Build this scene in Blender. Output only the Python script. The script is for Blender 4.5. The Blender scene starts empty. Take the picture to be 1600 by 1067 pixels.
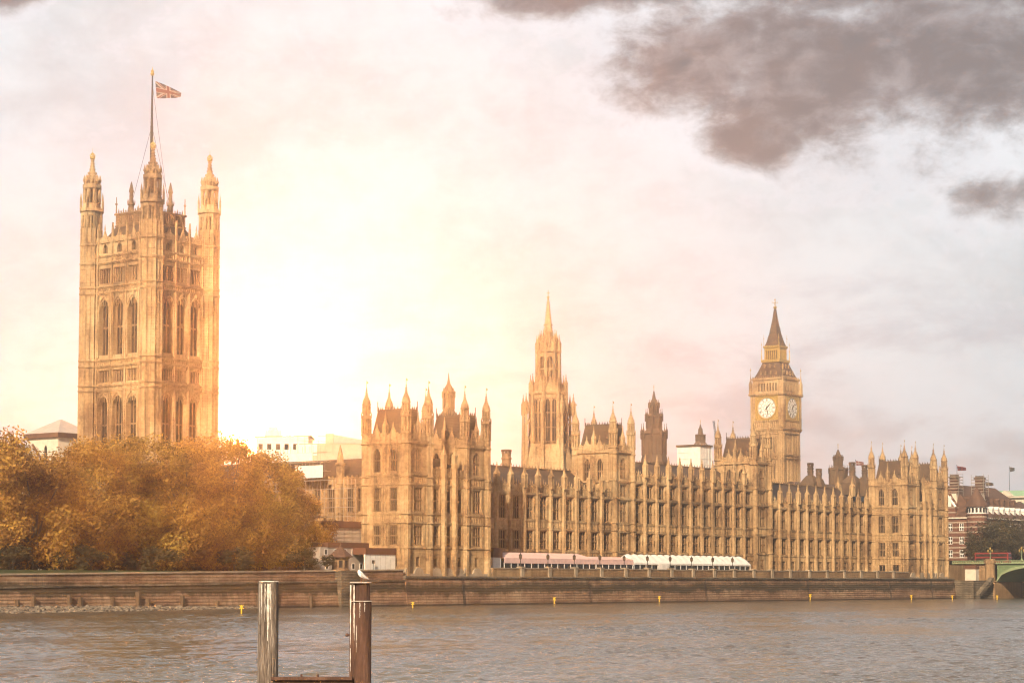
import bpy, math, random
from mathutils import Vector, Matrix, Quaternion
R = math.radians
PI = math.pi
sc = bpy.context.scene
COL = sc.collection

# ------------------------------------------------------------------ camera
CAM = Vector((-337.0, -279.0, 4.7))
HEAD = Vector((.802, .597, 0)).normalized()
RIGHT = Vector((HEAD.y, -HEAD.x, 0))
PITCH = R(4.0)
cd = bpy.data.cameras.new('camera')
cam = bpy.data.objects.new('camera', cd)
COL.objects.link(cam)
cam.location = CAM
look = HEAD * math.cos(PITCH) + Vector((0, 0, math.sin(PITCH)))
cam.rotation_euler = look.to_track_quat('-Z', 'Y').to_euler()
cd.sensor_width = 36
cd.lens = 3250 / 1600 * 36
cd.shift_y = 0.0939
cd.clip_start = .5
cd.clip_end = 6000
sc.camera = cam

# ------------------------------------------------------------------ view, sun
sc.view_settings.view_transform = 'Standard'
sc.view_settings.look = 'None'
sc.view_settings.exposure = 0.78
sc.view_settings.gamma = 1
SUN_EL, SUN_AZ = R(31), R(-22)
to_sun = Vector((-math.cos(SUN_EL) * math.cos(SUN_AZ), math.cos(SUN_EL) * math.sin(SUN_AZ), math.sin(SUN_EL)))
sd = bpy.data.lights.new('sun', 'SUN')
sd.energy = 5.0
sd.angle = R(.6)
sd.color = (1, .79, .53)
so = bpy.data.objects.new('sun', sd)
so.rotation_euler = to_sun.to_track_quat('Z', 'Y').to_euler()
COL.objects.link(so)

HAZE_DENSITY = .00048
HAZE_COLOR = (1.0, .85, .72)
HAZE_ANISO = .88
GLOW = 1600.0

# ------------------------------------------------------------------ sky (world)
def make_world():
    w = bpy.data.worlds.new('World')
    sc.world = w
    w.use_nodes = True
    nt = w.node_tree
    N, L = nt.nodes, nt.links
    N.clear()
    def new(t, **k):
        n = N.new(t)
        for a, b in k.items():
            setattr(n, a, b)
        return n
    def val(x):
        return x
    def m(op, a, b=None, c=None, clamp=False):
        n = new('ShaderNodeMath', operation=op, use_clamp=clamp)
        for i, v in enumerate((a, b, c)):
            if v is None:
                continue
            if isinstance(v, (int, float)):
                n.inputs[i].default_value = v
            else:
                L.new(v, n.inputs[i])
        return n.outputs[0]
    def dot(a, v):
        n = new('ShaderNodeVectorMath', operation='DOT_PRODUCT')
        L.new(a, n.inputs[0])
        n.inputs[1].default_value = v
        return n.outputs['Value']
    def mixc(f, a, b):
        n = new('ShaderNodeMix', data_type='RGBA')
        if isinstance(f, (int, float)):
            n.inputs[0].default_value = f
        else:
            L.new(f, n.inputs[0])
        for i, v in ((6, a), (7, b)):
            if isinstance(v, tuple):
                n.inputs[i].default_value = v + (1,)
            else:
                L.new(v, n.inputs[i])
        return n.outputs[2]
    def ramp(f, a, b, smooth=True):
        n = new('ShaderNodeMapRange', interpolation_type='SMOOTHSTEP' if smooth else 'LINEAR')
        L.new(f, n.inputs[0])
        n.inputs[1].default_value = a
        n.inputs[2].default_value = b
        return n.outputs[0]
    def noise(vec, scale, detail=6, rough=.55, dist=0.0):
        n = new('ShaderNodeTexNoise')
        L.new(vec, n.inputs['Vector'])
        n.inputs['Scale'].default_value = scale
        n.inputs['Detail'].default_value = detail
        n.inputs['Roughness'].default_value = rough
        n.inputs['Distortion'].default_value = dist
        return n.outputs['Fac']
    tc = new('ShaderNodeTexCoord').outputs['Generated']
    az = m('ARCTAN2', dot(tc, tuple(RIGHT)), dot(tc, tuple(HEAD)))
    el = m('ARCSINE', dot(tc, (0, 0, 1)))
    U, V = m('MULTIPLY', az, 10), m('MULTIPLY', el, 10)
    cv = new('ShaderNodeCombineXYZ')
    L.new(U, cv.inputs[0]); L.new(m('MULTIPLY', V, 1.55), cv.inputs[1])
    P = cv.outputs[0]
    n1 = noise(P, 1.6, 9, .6, .25)
    n2 = noise(P, 4.5, 8, .62, .3)
    n3 = noise(P, .75, 4, .5)
    def blob(px, py, rx, ry, wgt=1.0):
        u, v = (px - 800) / 325, (911 - py) / 325
        a = m('DIVIDE', m('SUBTRACT', U, u), rx / 325)
        b = m('DIVIDE', m('SUBTRACT', V, v), ry / 325)
        r2 = m('ADD', m('MULTIPLY', a, a), m('MULTIPLY', b, b))
        return m('MULTIPLY', m('EXPONENT', m('MULTIPLY', r2, -1)), wgt)
    acc = None
    for bb in ((1110, 100, 150, 95), (1260, 130, 200, 120), (1480, 110, 250, 130), (1040, -30, 260, 60), (1180, 225, 90, 50), (1575, 322, 95, 40, .66), (1720, 80, 230, 160), (1400, -60, 460, 130), (850, 5, 110, 36), (20, 20, 60, 30)):
        g = blob(*bb)
        acc = g if acc is None else m('MAXIMUM', acc, g)
    shape = m('ADD', m('MULTIPLY', acc, 1.15), m('MULTIPLY', m('SUBTRACT', n1, .5), 1.15))
    shape = m('ADD', shape, m('MULTIPLY', m('SUBTRACT', n2, .5), .75))
    shape = m('ADD', shape, m('MULTIPLY', m('SUBTRACT', noise(P, 11, 6, .65, .4), .5), .35))
    dark = ramp(shape, .20, .84)
    rim = m('MULTIPLY', ramp(shape, .05, .26), m('SUBTRACT', 1.0, dark))
    dense = m('MULTIPLY', ramp(shape, .35, 1.0), ramp(m('ADD', n2, m('MULTIPLY', n1, .8)), .62, 1.02))
    # pale layered overcast
    soft = ramp(m('ADD', n3, m('MULTIPLY', n2, .45)), .55, .95)
    base = mixc(soft, (.545, .585, .605), (.40, .43, .45))
    cs = new('ShaderNodeCombineXYZ')
    L.new(m('MULTIPLY', U, .8), cs.inputs[0]); L.new(m('MULTIPLY', V, 2.6), cs.inputs[1])
    n4 = noise(cs.outputs[0], 1.5, 8, .58, .35)
    lowc = ramp(m('ADD', V, m('MULTIPLY', n1, .5)), 2.0, 1.2)
    lown = m('MULTIPLY', lowc, ramp(m('ADD', n4, m('MULTIPLY', n2, .3)), .58, .80))
    base = mixc(m('MULTIPLY', ramp(V, 1.5, .1), .75), base, (.56, .67, .77))
    base = mixc(m('MULTIPLY', lown, .80), base, (.35, .365, .41))
    base = mixc(m('MULTIPLY', rim, .35), base, (.66, .66, .70))
    base = mixc(dark, base, (.235, .21, .208))
    base = mixc(dense, base, (.115, .098, .094))
    sky = new('ShaderNodeTexSky')
    sky.sky_type = 'NISHITA'
    sky.sun_disc = False
    sky.sun_elevation = SUN_EL
    sky.sun_rotation = math.atan2(to_sun.x, to_sun.y)
    skyb = new('ShaderNodeVectorMath', operation='SCALE')
    L.new(sky.outputs[0], skyb.inputs[0])
    skyb.inputs['Scale'].default_value = .10
    # sky dimmed overhead and behind the viewer, added to deepen the facade shade
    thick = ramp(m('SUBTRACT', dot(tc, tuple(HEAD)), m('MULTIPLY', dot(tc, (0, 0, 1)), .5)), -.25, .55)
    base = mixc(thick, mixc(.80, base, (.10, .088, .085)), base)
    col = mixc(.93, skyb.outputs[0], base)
    # added glow low over the embankment, lighting the haze to imitate lens flare
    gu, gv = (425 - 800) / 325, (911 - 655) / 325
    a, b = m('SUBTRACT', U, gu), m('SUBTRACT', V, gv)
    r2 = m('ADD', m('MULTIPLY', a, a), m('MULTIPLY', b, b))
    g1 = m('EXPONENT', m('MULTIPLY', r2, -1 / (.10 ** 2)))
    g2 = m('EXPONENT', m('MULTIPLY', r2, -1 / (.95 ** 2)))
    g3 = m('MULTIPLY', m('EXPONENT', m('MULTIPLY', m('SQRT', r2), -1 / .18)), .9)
    def tint(c, f):
        n = new('ShaderNodeVectorMath', operation='SCALE')
        n.inputs[0].default_value = c
        L.new(f, n.inputs['Scale'])
        return n.outputs[0]
    def vadd(a, b):
        n = new('ShaderNodeVectorMath', operation='ADD')
        L.new(a, n.inputs[0]); L.new(b, n.inputs[1])
        return n.outputs[0]
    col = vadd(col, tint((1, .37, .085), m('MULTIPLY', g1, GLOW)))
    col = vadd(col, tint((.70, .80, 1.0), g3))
    col = vadd(col, tint((.12, .34, 1.0), m('MULTIPLY', g2, .16)))  # cool lobe added to offset the orange glow in the sky
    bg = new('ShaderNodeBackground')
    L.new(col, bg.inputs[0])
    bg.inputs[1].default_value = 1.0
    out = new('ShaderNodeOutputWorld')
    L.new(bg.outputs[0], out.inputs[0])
make_world()
sc.cycles.max_bounces = 6
sc.cycles.volume_bounces = 0
sc.cycles.use_denoising = True
sc.cycles.use_adaptive_sampling = False
sc.cycles.filter_width = 1.15
sc.cycles.transparent_max_bounces = 8

# ------------------------------------------------------------------ materials
def nodemat(name):
    m = bpy.data.materials.new(name)
    m.use_nodes = True
    return m, m.node_tree.nodes, m.node_tree.links, m.node_tree.nodes['Principled BSDF']

def mottled(name, cols, scale=.5, rough=.8, bump=.0, bscale=3, stretch=(1, 1, 1), metal=0, streak=0, course=0, island=0, fine=.35):
    """colour = ramp over layered world-space noise"""
    m, N, L, B = nodemat(name)
    pos = N.new('ShaderNodeNewGeometry')
    mp = N.new('ShaderNodeMapping')
    mp.inputs['Scale'].default_value = stretch
    L.new(pos.outputs['Position'], mp.inputs[0])
    n1 = N.new('ShaderNodeTexNoise'); n1.inputs['Scale'].default_value = scale
    n1.inputs['Detail'].default_value = 6; n1.inputs['Roughness'].default_value = .6
    L.new(mp.outputs[0], n1.inputs['Vector'])
    n2 = N.new('ShaderNodeTexNoise'); n2.inputs['Scale'].default_value = scale * 9
    n2.inputs['Detail'].default_value = 3
    L.new(mp.outputs[0], n2.inputs['Vector'])
    if course:
        n3 = N.new('ShaderNodeTexNoise'); n3.inputs['Scale'].default_value = .045; n3.inputs['Detail'].default_value = 2
        L.new(pos.outputs['Position'], n3.inputs['Vector'])
        a3 = N.new('ShaderNodeMath'); a3.operation = 'MULTIPLY_ADD'; a3.inputs[1].default_value = .55
        s3 = N.new('ShaderNodeMath'); s3.operation = 'SUBTRACT'; s3.inputs[1].default_value = .5
        L.new(n3.outputs[0], s3.inputs[0]); L.new(s3.outputs[0], a3.inputs[0]); L.new(n1.outputs[0], a3.inputs[2])
        n1o = a3.outputs[0]
    else:
        n1o = n1.outputs[0]
    mx = N.new('ShaderNodeMath'); mx.operation = 'MULTIPLY_ADD'
    L.new(n2.outputs[0], mx.inputs[0]); mx.inputs[1].default_value = fine; L.new(n1o, mx.inputs[2])
    fac = mx.outputs[0]
    sub = fine * .5
    if island:
        ad = N.new('ShaderNodeMath'); ad.operation = 'MULTIPLY_ADD'
        L.new(pos.outputs['Random Per Island'], ad.inputs[0]); ad.inputs[1].default_value = island
        L.new(fac, ad.inputs[2]); fac = ad.outputs[0]
        sub += island * .5
    cr = N.new('ShaderNodeValToRGB')
    el = cr.color_ramp.elements
    k = len(cols)
    lo, hi = .30 + sub, .70 + sub
    el[0].position = lo; el[0].color = cols[0] + (1,)
    el[1].position = min(1, hi); el[1].color = cols[-1] + (1,)
    for i in range(1, k - 1):
        e = el.new(lo + (min(1, hi) - lo) * i / (k - 1)); e.color = cols[i] + (1,)
    L.new(fac, cr.inputs[0])
    colr = cr.outputs[0]
    if streak:
        sm = N.new('ShaderNodeMapping'); sm.inputs['Scale'].default_value = (.9, .9, .05)
        L.new(pos.outputs['Position'], sm.inputs[0])
        sn = N.new('ShaderNodeTexNoise'); sn.inputs['Scale'].default_value = 1.2; sn.inputs['Detail'].default_value = 5
        L.new(sm.outputs[0], sn.inputs['Vector'])
        mr = N.new('ShaderNodeMapRange'); mr.inputs[1].default_value = .5; mr.inputs[2].default_value = .72
        mr.inputs[4].default_value = streak
        L.new(sn.outputs[0], mr.inputs[0])
        mc = N.new('ShaderNodeMix'); mc.data_type = 'RGBA'
        L.new(mr.outputs[0], mc.inputs[0]); L.new(colr, mc.inputs[6])
        mc.inputs[7].default_value = tuple(c * .35 for c in cols[0]) + (1,)
        colr = mc.outputs[2]
    L.new(colr, B.inputs['Base Color'])
    B.inputs['Roughness'].default_value = rough
    B.inputs['Metallic'].default_value = metal
    if bump:
        bn = N.new('ShaderNodeBump'); bn.inputs['Strength'].default_value = bump
        bn.inputs['Distance'].default_value = .15
        if course:
            br = N.new('ShaderNodeTexNoise'); br.inputs['Scale'].default_value = bscale
            wv = N.new('ShaderNodeTexWave'); wv.wave_type = 'BANDS'; wv.bands_direction = 'Z'
            wv.inputs['Scale'].default_value = course; wv.inputs['Distortion'].default_value = 0
            L.new(pos.outputs['Position'], wv.inputs['Vector']); L.new(pos.outputs['Position'], br.inputs['Vector'])
            ad = N.new('ShaderNodeMath'); ad.operation = 'ADD'
            L.new(wv.outputs[1], ad.inputs[0]); L.new(br.outputs[0], ad.inputs[1])
            L.new(ad.outputs[0], bn.inputs['Height'])
        else:
            br = N.new('ShaderNodeTexNoise'); br.inputs['Scale'].default_value = bscale; br.inputs['Detail'].default_value = 5
            L.new(mp.outputs[0], br.inputs['Vector']); L.new(br.outputs[0], bn.inputs['Height'])
        L.new(bn.outputs[0], B.inputs['Normal'])
    return m

def plain(name, col, rough=.6, metal=0):
    return mottled(name, [tuple(c * .85 for c in col), col, tuple(min(1, c * 1.12) for c in col)], .8, rough, metal=metal)

M = {}
M['stone'] = mottled('honey limestone', [(.20, .115, .058), (.36, .225, .112), (.45, .30, .155), (.56, .40, .225)], .16, .85, .2, 1.6, streak=.7, course=.5, fine=.5)
M['stone2'] = mottled('weathered limestone', [(.16, .09, .045), (.27, .165, .085), (.36, .235, .125)], .2, .85, .2, 1.6, streak=.6, course=.5, fine=.5)
M['soot'] = mottled('sooty stone and iron', [(.07, .042, .026), (.12, .075, .045), (.17, .11, .065)], .3, .8, .3, 2, streak=.4)
M['slate'] = mottled('cast iron roof tiles', [(.06, .032, .018), (.095, .055, .03), (.13, .08, .045)], .3, .6, .3, 1.2, stretch=(1, 1, .4), course=.9)
M['glass'] = mottled('dark leaded glass', [(.012, .010, .009), (.03, .024, .02), (.05, .04, .035)], 1.3, .25)
M['gold'] = mottled('gilding', [(.40, .25, .07), (.55, .36, .11), (.66, .45, .15)], 2, .4, metal=.4)
M['iron'] = plain('dark painted iron', (.035, .028, .025), .5)
M['granite'] = mottled('river wall granite', [(.055, .042, .028), (.11, .085, .06), (.17, .13, .09), (.22, .175, .125)], .22, .85, .6, 1.2, stretch=(1, 1, 2.2), streak=.75, course=.55, fine=.5)
def tide_wall():
    m = mottled('river wall granite with tide marks', [(.15, .082, .05), (.25, .145, .09), (.33, .205, .13), (.40, .27, .18)], .22, .85, .45, 1.2, stretch=(1, 1, 2.2), streak=.5, course=.55, fine=.5)
    N, L = m.node_tree.nodes, m.node_tree.links
    B = N['Principled BSDF']
    src = B.inputs['Base Color'].links[0].from_socket
    pos = N.new('ShaderNodeNewGeometry'); sx = N.new('ShaderNodeSeparateXYZ'); L.new(pos.outputs['Position'], sx.inputs[0])
    def nz(scale, st, d=4):
        mp = N.new('ShaderNodeMapping'); mp.inputs['Scale'].default_value = st; L.new(pos.outputs['Position'], mp.inputs[0])
        n = N.new('ShaderNodeTexNoise'); n.inputs['Scale'].default_value = scale; n.inputs['Detail'].default_value = d; n.inputs['Roughness'].default_value = .6
        L.new(mp.outputs[0], n.inputs['Vector']); return n.outputs[0]
    def mt(op, a, b, clamp=False):
        n = N.new('ShaderNodeMath'); n.operation = op; n.use_clamp = clamp
        for i, v in enumerate((a, b)):
            if isinstance(v, (int, float)): n.inputs[i].default_value = v
            else: L.new(v, n.inputs[i])
        return n.outputs[0]
    def rmp(v, a, b, lo=0., hi=1.):
        n = N.new('ShaderNodeMapRange'); n.interpolation_type = 'SMOOTHSTEP'
        L.new(v, n.inputs[0]); n.inputs[1].default_value = a; n.inputs[2].default_value = b; n.inputs[3].default_value = lo; n.inputs[4].default_value = hi
        return n.outputs[0]
    def mix(f, a, b):
        n = N.new('ShaderNodeMix'); n.data_type = 'RGBA'; L.new(f, n.inputs[0]); L.new(a, n.inputs[6]); n.inputs[7].default_value = b + (1,); return n.outputs[2]
    z = mt('ADD', sx.outputs[2], mt('MULTIPLY', mt('SUBTRACT', nz(.12, (1, 1, 1)), .5), 3.2))
    z = mt('ADD', z, mt('MULTIPLY', mt('SUBTRACT', nz(.7, (1, 1, .15), 3), .5), 2.6))
    weed = mt('MULTIPLY', rmp(z, 2.3, 3.0), rmp(z, 5.2, 4.0))
    c = mix(mt('MULTIPLY', weed, .85), src, (.045, .032, .014))
    wet = rmp(sx.outputs[2], .7, .2)
    c = mix(mt('MULTIPLY', wet, .8), c, (.035, .022, .015))
    cb = N.new('ShaderNodeCombineXYZ'); L.new(sx.outputs[0], cb.inputs[0]); L.new(sx.outputs[2], cb.inputs[1])
    bk = N.new('ShaderNodeTexBrick'); L.new(cb.outputs[0], bk.inputs['Vector'])
    bk.inputs['Scale'].default_value = 1.0; bk.inputs['Brick Width'].default_value = 1.7; bk.inputs['Row Height'].default_value = .62
    bk.inputs['Mortar Size'].default_value = .05; bk.inputs['Color1'].default_value = (1, 1, 1, 1); bk.inputs['Color2'].default_value = (.72, .72, .72, 1); bk.inputs['Mortar'].default_value = (.42, .42, .42, 1)
    ml = N.new('ShaderNodeMix'); ml.data_type = 'RGBA'; ml.blend_type = 'MULTIPLY'; ml.inputs[0].default_value = .75
    L.new(c, ml.inputs[6]); L.new(bk.outputs[0], ml.inputs[7]); c = ml.outputs[2]
    L.new(c, B.inputs['Base Color'])
    return m
M['tide'] = tide_wall()
M['coping'] = mottled('pale granite coping', [(.22, .17, .12), (.33, .26, .19), (.42, .34, .25)], .5, .8, .3, 3)
M['paving'] = mottled('terrace paving', [(.18, .14, .11), (.26, .21, .17)], .6, .85)
M['earth'] = mottled('park grass and paths', [(.035, .05, .015), (.06, .075, .025), (.10, .095, .045)], .05, .95)
M['shingle'] = mottled('foreshore stones', [(.06, .045, .035), (.12, .09, .07), (.22, .18, .14)], 1.2, .9, .8, 2, island=.5)
M['leaf'] = None
M['bark'] = mottled('mottled bark', [(.06, .045, .03), (.11, .085, .06), (.2, .17, .12)], 1.2, .9, .5, 4)
M['white'] = plain('white painted sheet', (.78, .75, .72), .5)
M['canvas'] = plain('white marquee canvas', (.80, .77, .74), .55)
M['pink'] = plain('pink marquee canvas', (.74, .50, .47), .55)
M['cabin'] = plain('grey site cabin paint', (.40, .34, .30), .6)
M['brown'] = plain('brown roofing felt', (.13, .055, .03), .8)
M['netting'] = plain('pale debris sheeting', (.52, .43, .35), .8)
M['pole'] = plain('galvanised scaffold tube', (.40, .33, .26), .45, .3)
M['render'] = plain('cream rendered stone', (.62, .54, .45), .8)
M['lead'] = plain('pale lead roof', (.45, .40, .37), .6)
M['copper'] = plain('green copper roof', (.25, .42, .27), .6)
M['tile'] = mottled('brown clay roof tiles', [(.07, .035, .022), (.11, .055, .035), (.15, .08, .05)], .6, .8, .3, 3)
M['bridge'] = plain('green painted ironwork', (.13, .19, .095), .6)
M['bridge_pale'] = plain('pale green painted ironwork', (.24, .30, .165), .6)
M['shade'] = plain('dark soffit', (.03, .026, .022), .9)
M['red'] = plain('red bus paint', (.24, .03, .025), .4)
M['rubber'] = plain('black rubber', (.02, .02, .02), .8)
M['yellow'] = plain('yellow painted steel', (.80, .50, .03), .5)
M['flagred'] = plain('red bunting', (.13, .012, .012), .8)
M['flagblue'] = plain('navy bunting', (.014, .012, .03), .8)
M['flagwhite'] = plain('white bunting', (.32, .28, .25), .8)
M['dial'] = plain('opal glass dial', (.82, .79, .74), .4)
M['wood'] = mottled('grey weathered timber', [(.05, .035, .028), (.11, .084, .069), (.21, .168, .143), (.36, .31, .27)], 2.2, .85, .8, 9, stretch=(3, 3, .22), fine=.6)
M['rust'] = mottled('rust stained steel', [(.045, .022, .016), (.085, .042, .03), (.14, .075, .055)], 1.5, .92, .4, 8, stretch=(2, 2, .4))
M['lime'] = mottled('bird lime', [(.30, .26, .22), (.55, .51, .47), (.74, .71, .68)], 9, .8)
M['gull'] = plain('white feathers', (.82, .80, .78), .7)
M['gullgrey'] = plain('grey wing feathers', (.42, .39, .38), .7)
M['bill'] = plain('dark red bill and legs', (.30, .10, .05), .6)

def leaf_mat(name, cols):
    m = mottled(name, cols, .12, .6, island=.36, fine=.12)
    N, L = m.node_tree.nodes, m.node_tree.links
    B = N['Principled BSDF']
    tr = N.new('ShaderNodeBsdfTranslucent')
    src = B.inputs['Base Color'].links[0].from_socket
    L.new(src, tr.inputs[0])
    mx = N.new('ShaderNodeMixShader'); mx.inputs[0].default_value = .45
    L.new(B.outputs[0], mx.inputs[1]); L.new(tr.outputs[0], mx.inputs[2])
    L.new(mx.outputs[0], N['Material Output'].inputs[0])
    return m
M['leaf'] = leaf_mat('plane tree leaves', [(.18, .078, .014), (.33, .165, .024), (.48, .26, .036), (.62, .37, .055)])
M['leafb'] = leaf_mat('turning plane leaves', [(.15, .078, .014), (.29, .17, .024), (.43, .265, .036), (.58, .39, .055)])
M['leaf2'] = leaf_mat('dull green leaves', [(.045, .035, .012), (.085, .062, .02), (.14, .10, .03)])

def brick_mat():
    m, N, L, B = nodemat('banded red brick and white stone')
    pos = N.new('ShaderNodeNewGeometry')
    sx = N.new('ShaderNodeSeparateXYZ'); L.new(pos.outputs['Position'], sx.inputs[0])
    md = N.new('ShaderNodeMath'); md.operation = 'MODULO'; md.inputs[1].default_value = 1.7
    L.new(sx.outputs[2], md.inputs[0])
    gt = N.new('ShaderNodeMath'); gt.operation = 'GREATER_THAN'; gt.inputs[1].default_value = 1.25
    L.new(md.outputs[0], gt.inputs[0])
    nz = N.new('ShaderNodeTexNoise'); nz.inputs['Scale'].default_value = .8; nz.inputs['Detail'].default_value = 5
    L.new(pos.outputs['Position'], nz.inputs['Vector'])
    c1 = N.new('ShaderNodeMix'); c1.data_type = 'RGBA'
    L.new(nz.outputs[0], c1.inputs[0])
    c1.inputs[6].default_value = (.11, .045, .03, 1); c1.inputs[7].default_value = (.20, .085, .055, 1)
    c2 = N.new('ShaderNodeMix'); c2.data_type = 'RGBA'
    L.new(nz.outputs[0], c2.inputs[0])
    c2.inputs[6].default_value = (.28, .21, .16, 1); c2.inputs[7].default_value = (.42, .34, .27, 1)
    c3 = N.new('ShaderNodeMix'); c3.data_type = 'RGBA'
    L.new(gt.outputs[0], c3.inputs[0]); L.new(c1.outputs[2], c3.inputs[6]); L.new(c2.outputs[2], c3.inputs[7])
    L.new(c3.outputs[2], B.inputs['Base Color'])
    B.inputs['Roughness'].default_value = .85
    return m
M['brick'] = brick_mat()

def water_mat():
    m, N, L, B = nodemat('tidal river water')
    pos = N.new('ShaderNodeNewGeometry')
    def nz(scale, stretch, detail, rough=.55, rot=0):
        mp = N.new('ShaderNodeMapping'); mp.inputs['Scale'].default_value = stretch
        mp.inputs['Rotation'].default_value = (0, 0, rot)
        L.new(pos.outputs['Position'], mp.inputs[0])
        n = N.new('ShaderNodeTexNoise'); n.inputs['Scale'].default_value = scale
        n.inputs['Detail'].default_value = detail; n.inputs['Roughness'].default_value = rough
        L.new(mp.outputs[0], n.inputs['Vector'])
        return n.outputs[0]
    def mt(op, a, b):
        n = N.new('ShaderNodeMath'); n.operation = op
        for i, v in enumerate((a, b)):
            if isinstance(v, (int, float)): n.inputs[i].default_value = v
            else: L.new(v, n.inputs[i])
        return n.outputs[0]
    VA = -math.atan2(HEAD.y, HEAD.x)
    a = nz(.30, (.45, 1, 1), 3, .45, VA + .15)
    b = nz(.085, (.7, 1, 1), 3, .45, VA - .5)
    c = nz(1.6, (.6, 1, 1), 2, .5, VA - .2)
    wind = nz(.012, (1, 2.2, 1), 4, .55, .64)
    gust = N.new('ShaderNodeMapRange'); gust.inputs[1].default_value = .36; gust.inputs[2].default_value = .64
    gust.inputs[3].default_value = .5; gust.inputs[4].default_value = 1.3
    L.new(wind, gust.inputs[0])
    h = mt('ADD', mt('ADD', mt('MULTIPLY', a, .7), mt('MULTIPLY', b, 1.2)), mt('MULTIPLY', c, .22))
    h = mt('MULTIPLY', h, gust.outputs[0])
    bp = N.new('ShaderNodeBump'); bp.inputs['Strength'].default_value = 1.0; bp.inputs['Distance'].default_value = 1.0
    L.new(h, bp.inputs['Height']); L.new(bp.outputs[0], B.inputs['Normal'])
    big = nz(.02, (1, 1.5, 1), 3)
    mx = N.new('ShaderNodeMix'); mx.data_type = 'RGBA'
    L.new(big, mx.inputs[0])
    mx.inputs[6].default_value = (.095, .076, .056, 1); mx.inputs[7].default_value = (.145, .120, .092, 1)
    L.new(mx.outputs[2], B.inputs['Base Color'])
    B.inputs['Roughness'].default_value = .13
    B.inputs['IOR'].default_value = 1.33
    return m
M['water'] = water_mat()

# ------------------------------------------------------------------ object helpers
WP = {}
def tag(o, label=None, cat=None, group=None, kind=None):
    if label: o['label'] = label
    if cat: o['category'] = cat
    if group: o['group'] = group
    if kind: o['kind'] = kind
    return o

def thing(name, label, cat, loc=(0, 0, 0), group=None):
    o = bpy.data.objects.new(name, None)
    o.empty_display_size = 1
    COL.objects.link(o)
    o.location = loc
    WP[o] = Vector(loc)
    return tag(o, label, cat, group)

def inst(name, mesh, parent, loc, rz=0, sc_=None):
    """link an object using MESH at world position LOC under PARENT"""
    o = bpy.data.objects.new(name, mesh)
    COL.objects.link(o)
    WP[o] = Vector(loc)
    if parent is not None:
        o.parent = parent
        o.location = Vector(loc) - WP[parent]
    else:
        o.location = loc
    o.rotation_euler = (0, 0, rz)
    if sc_: o.scale = sc_
    return o

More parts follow.
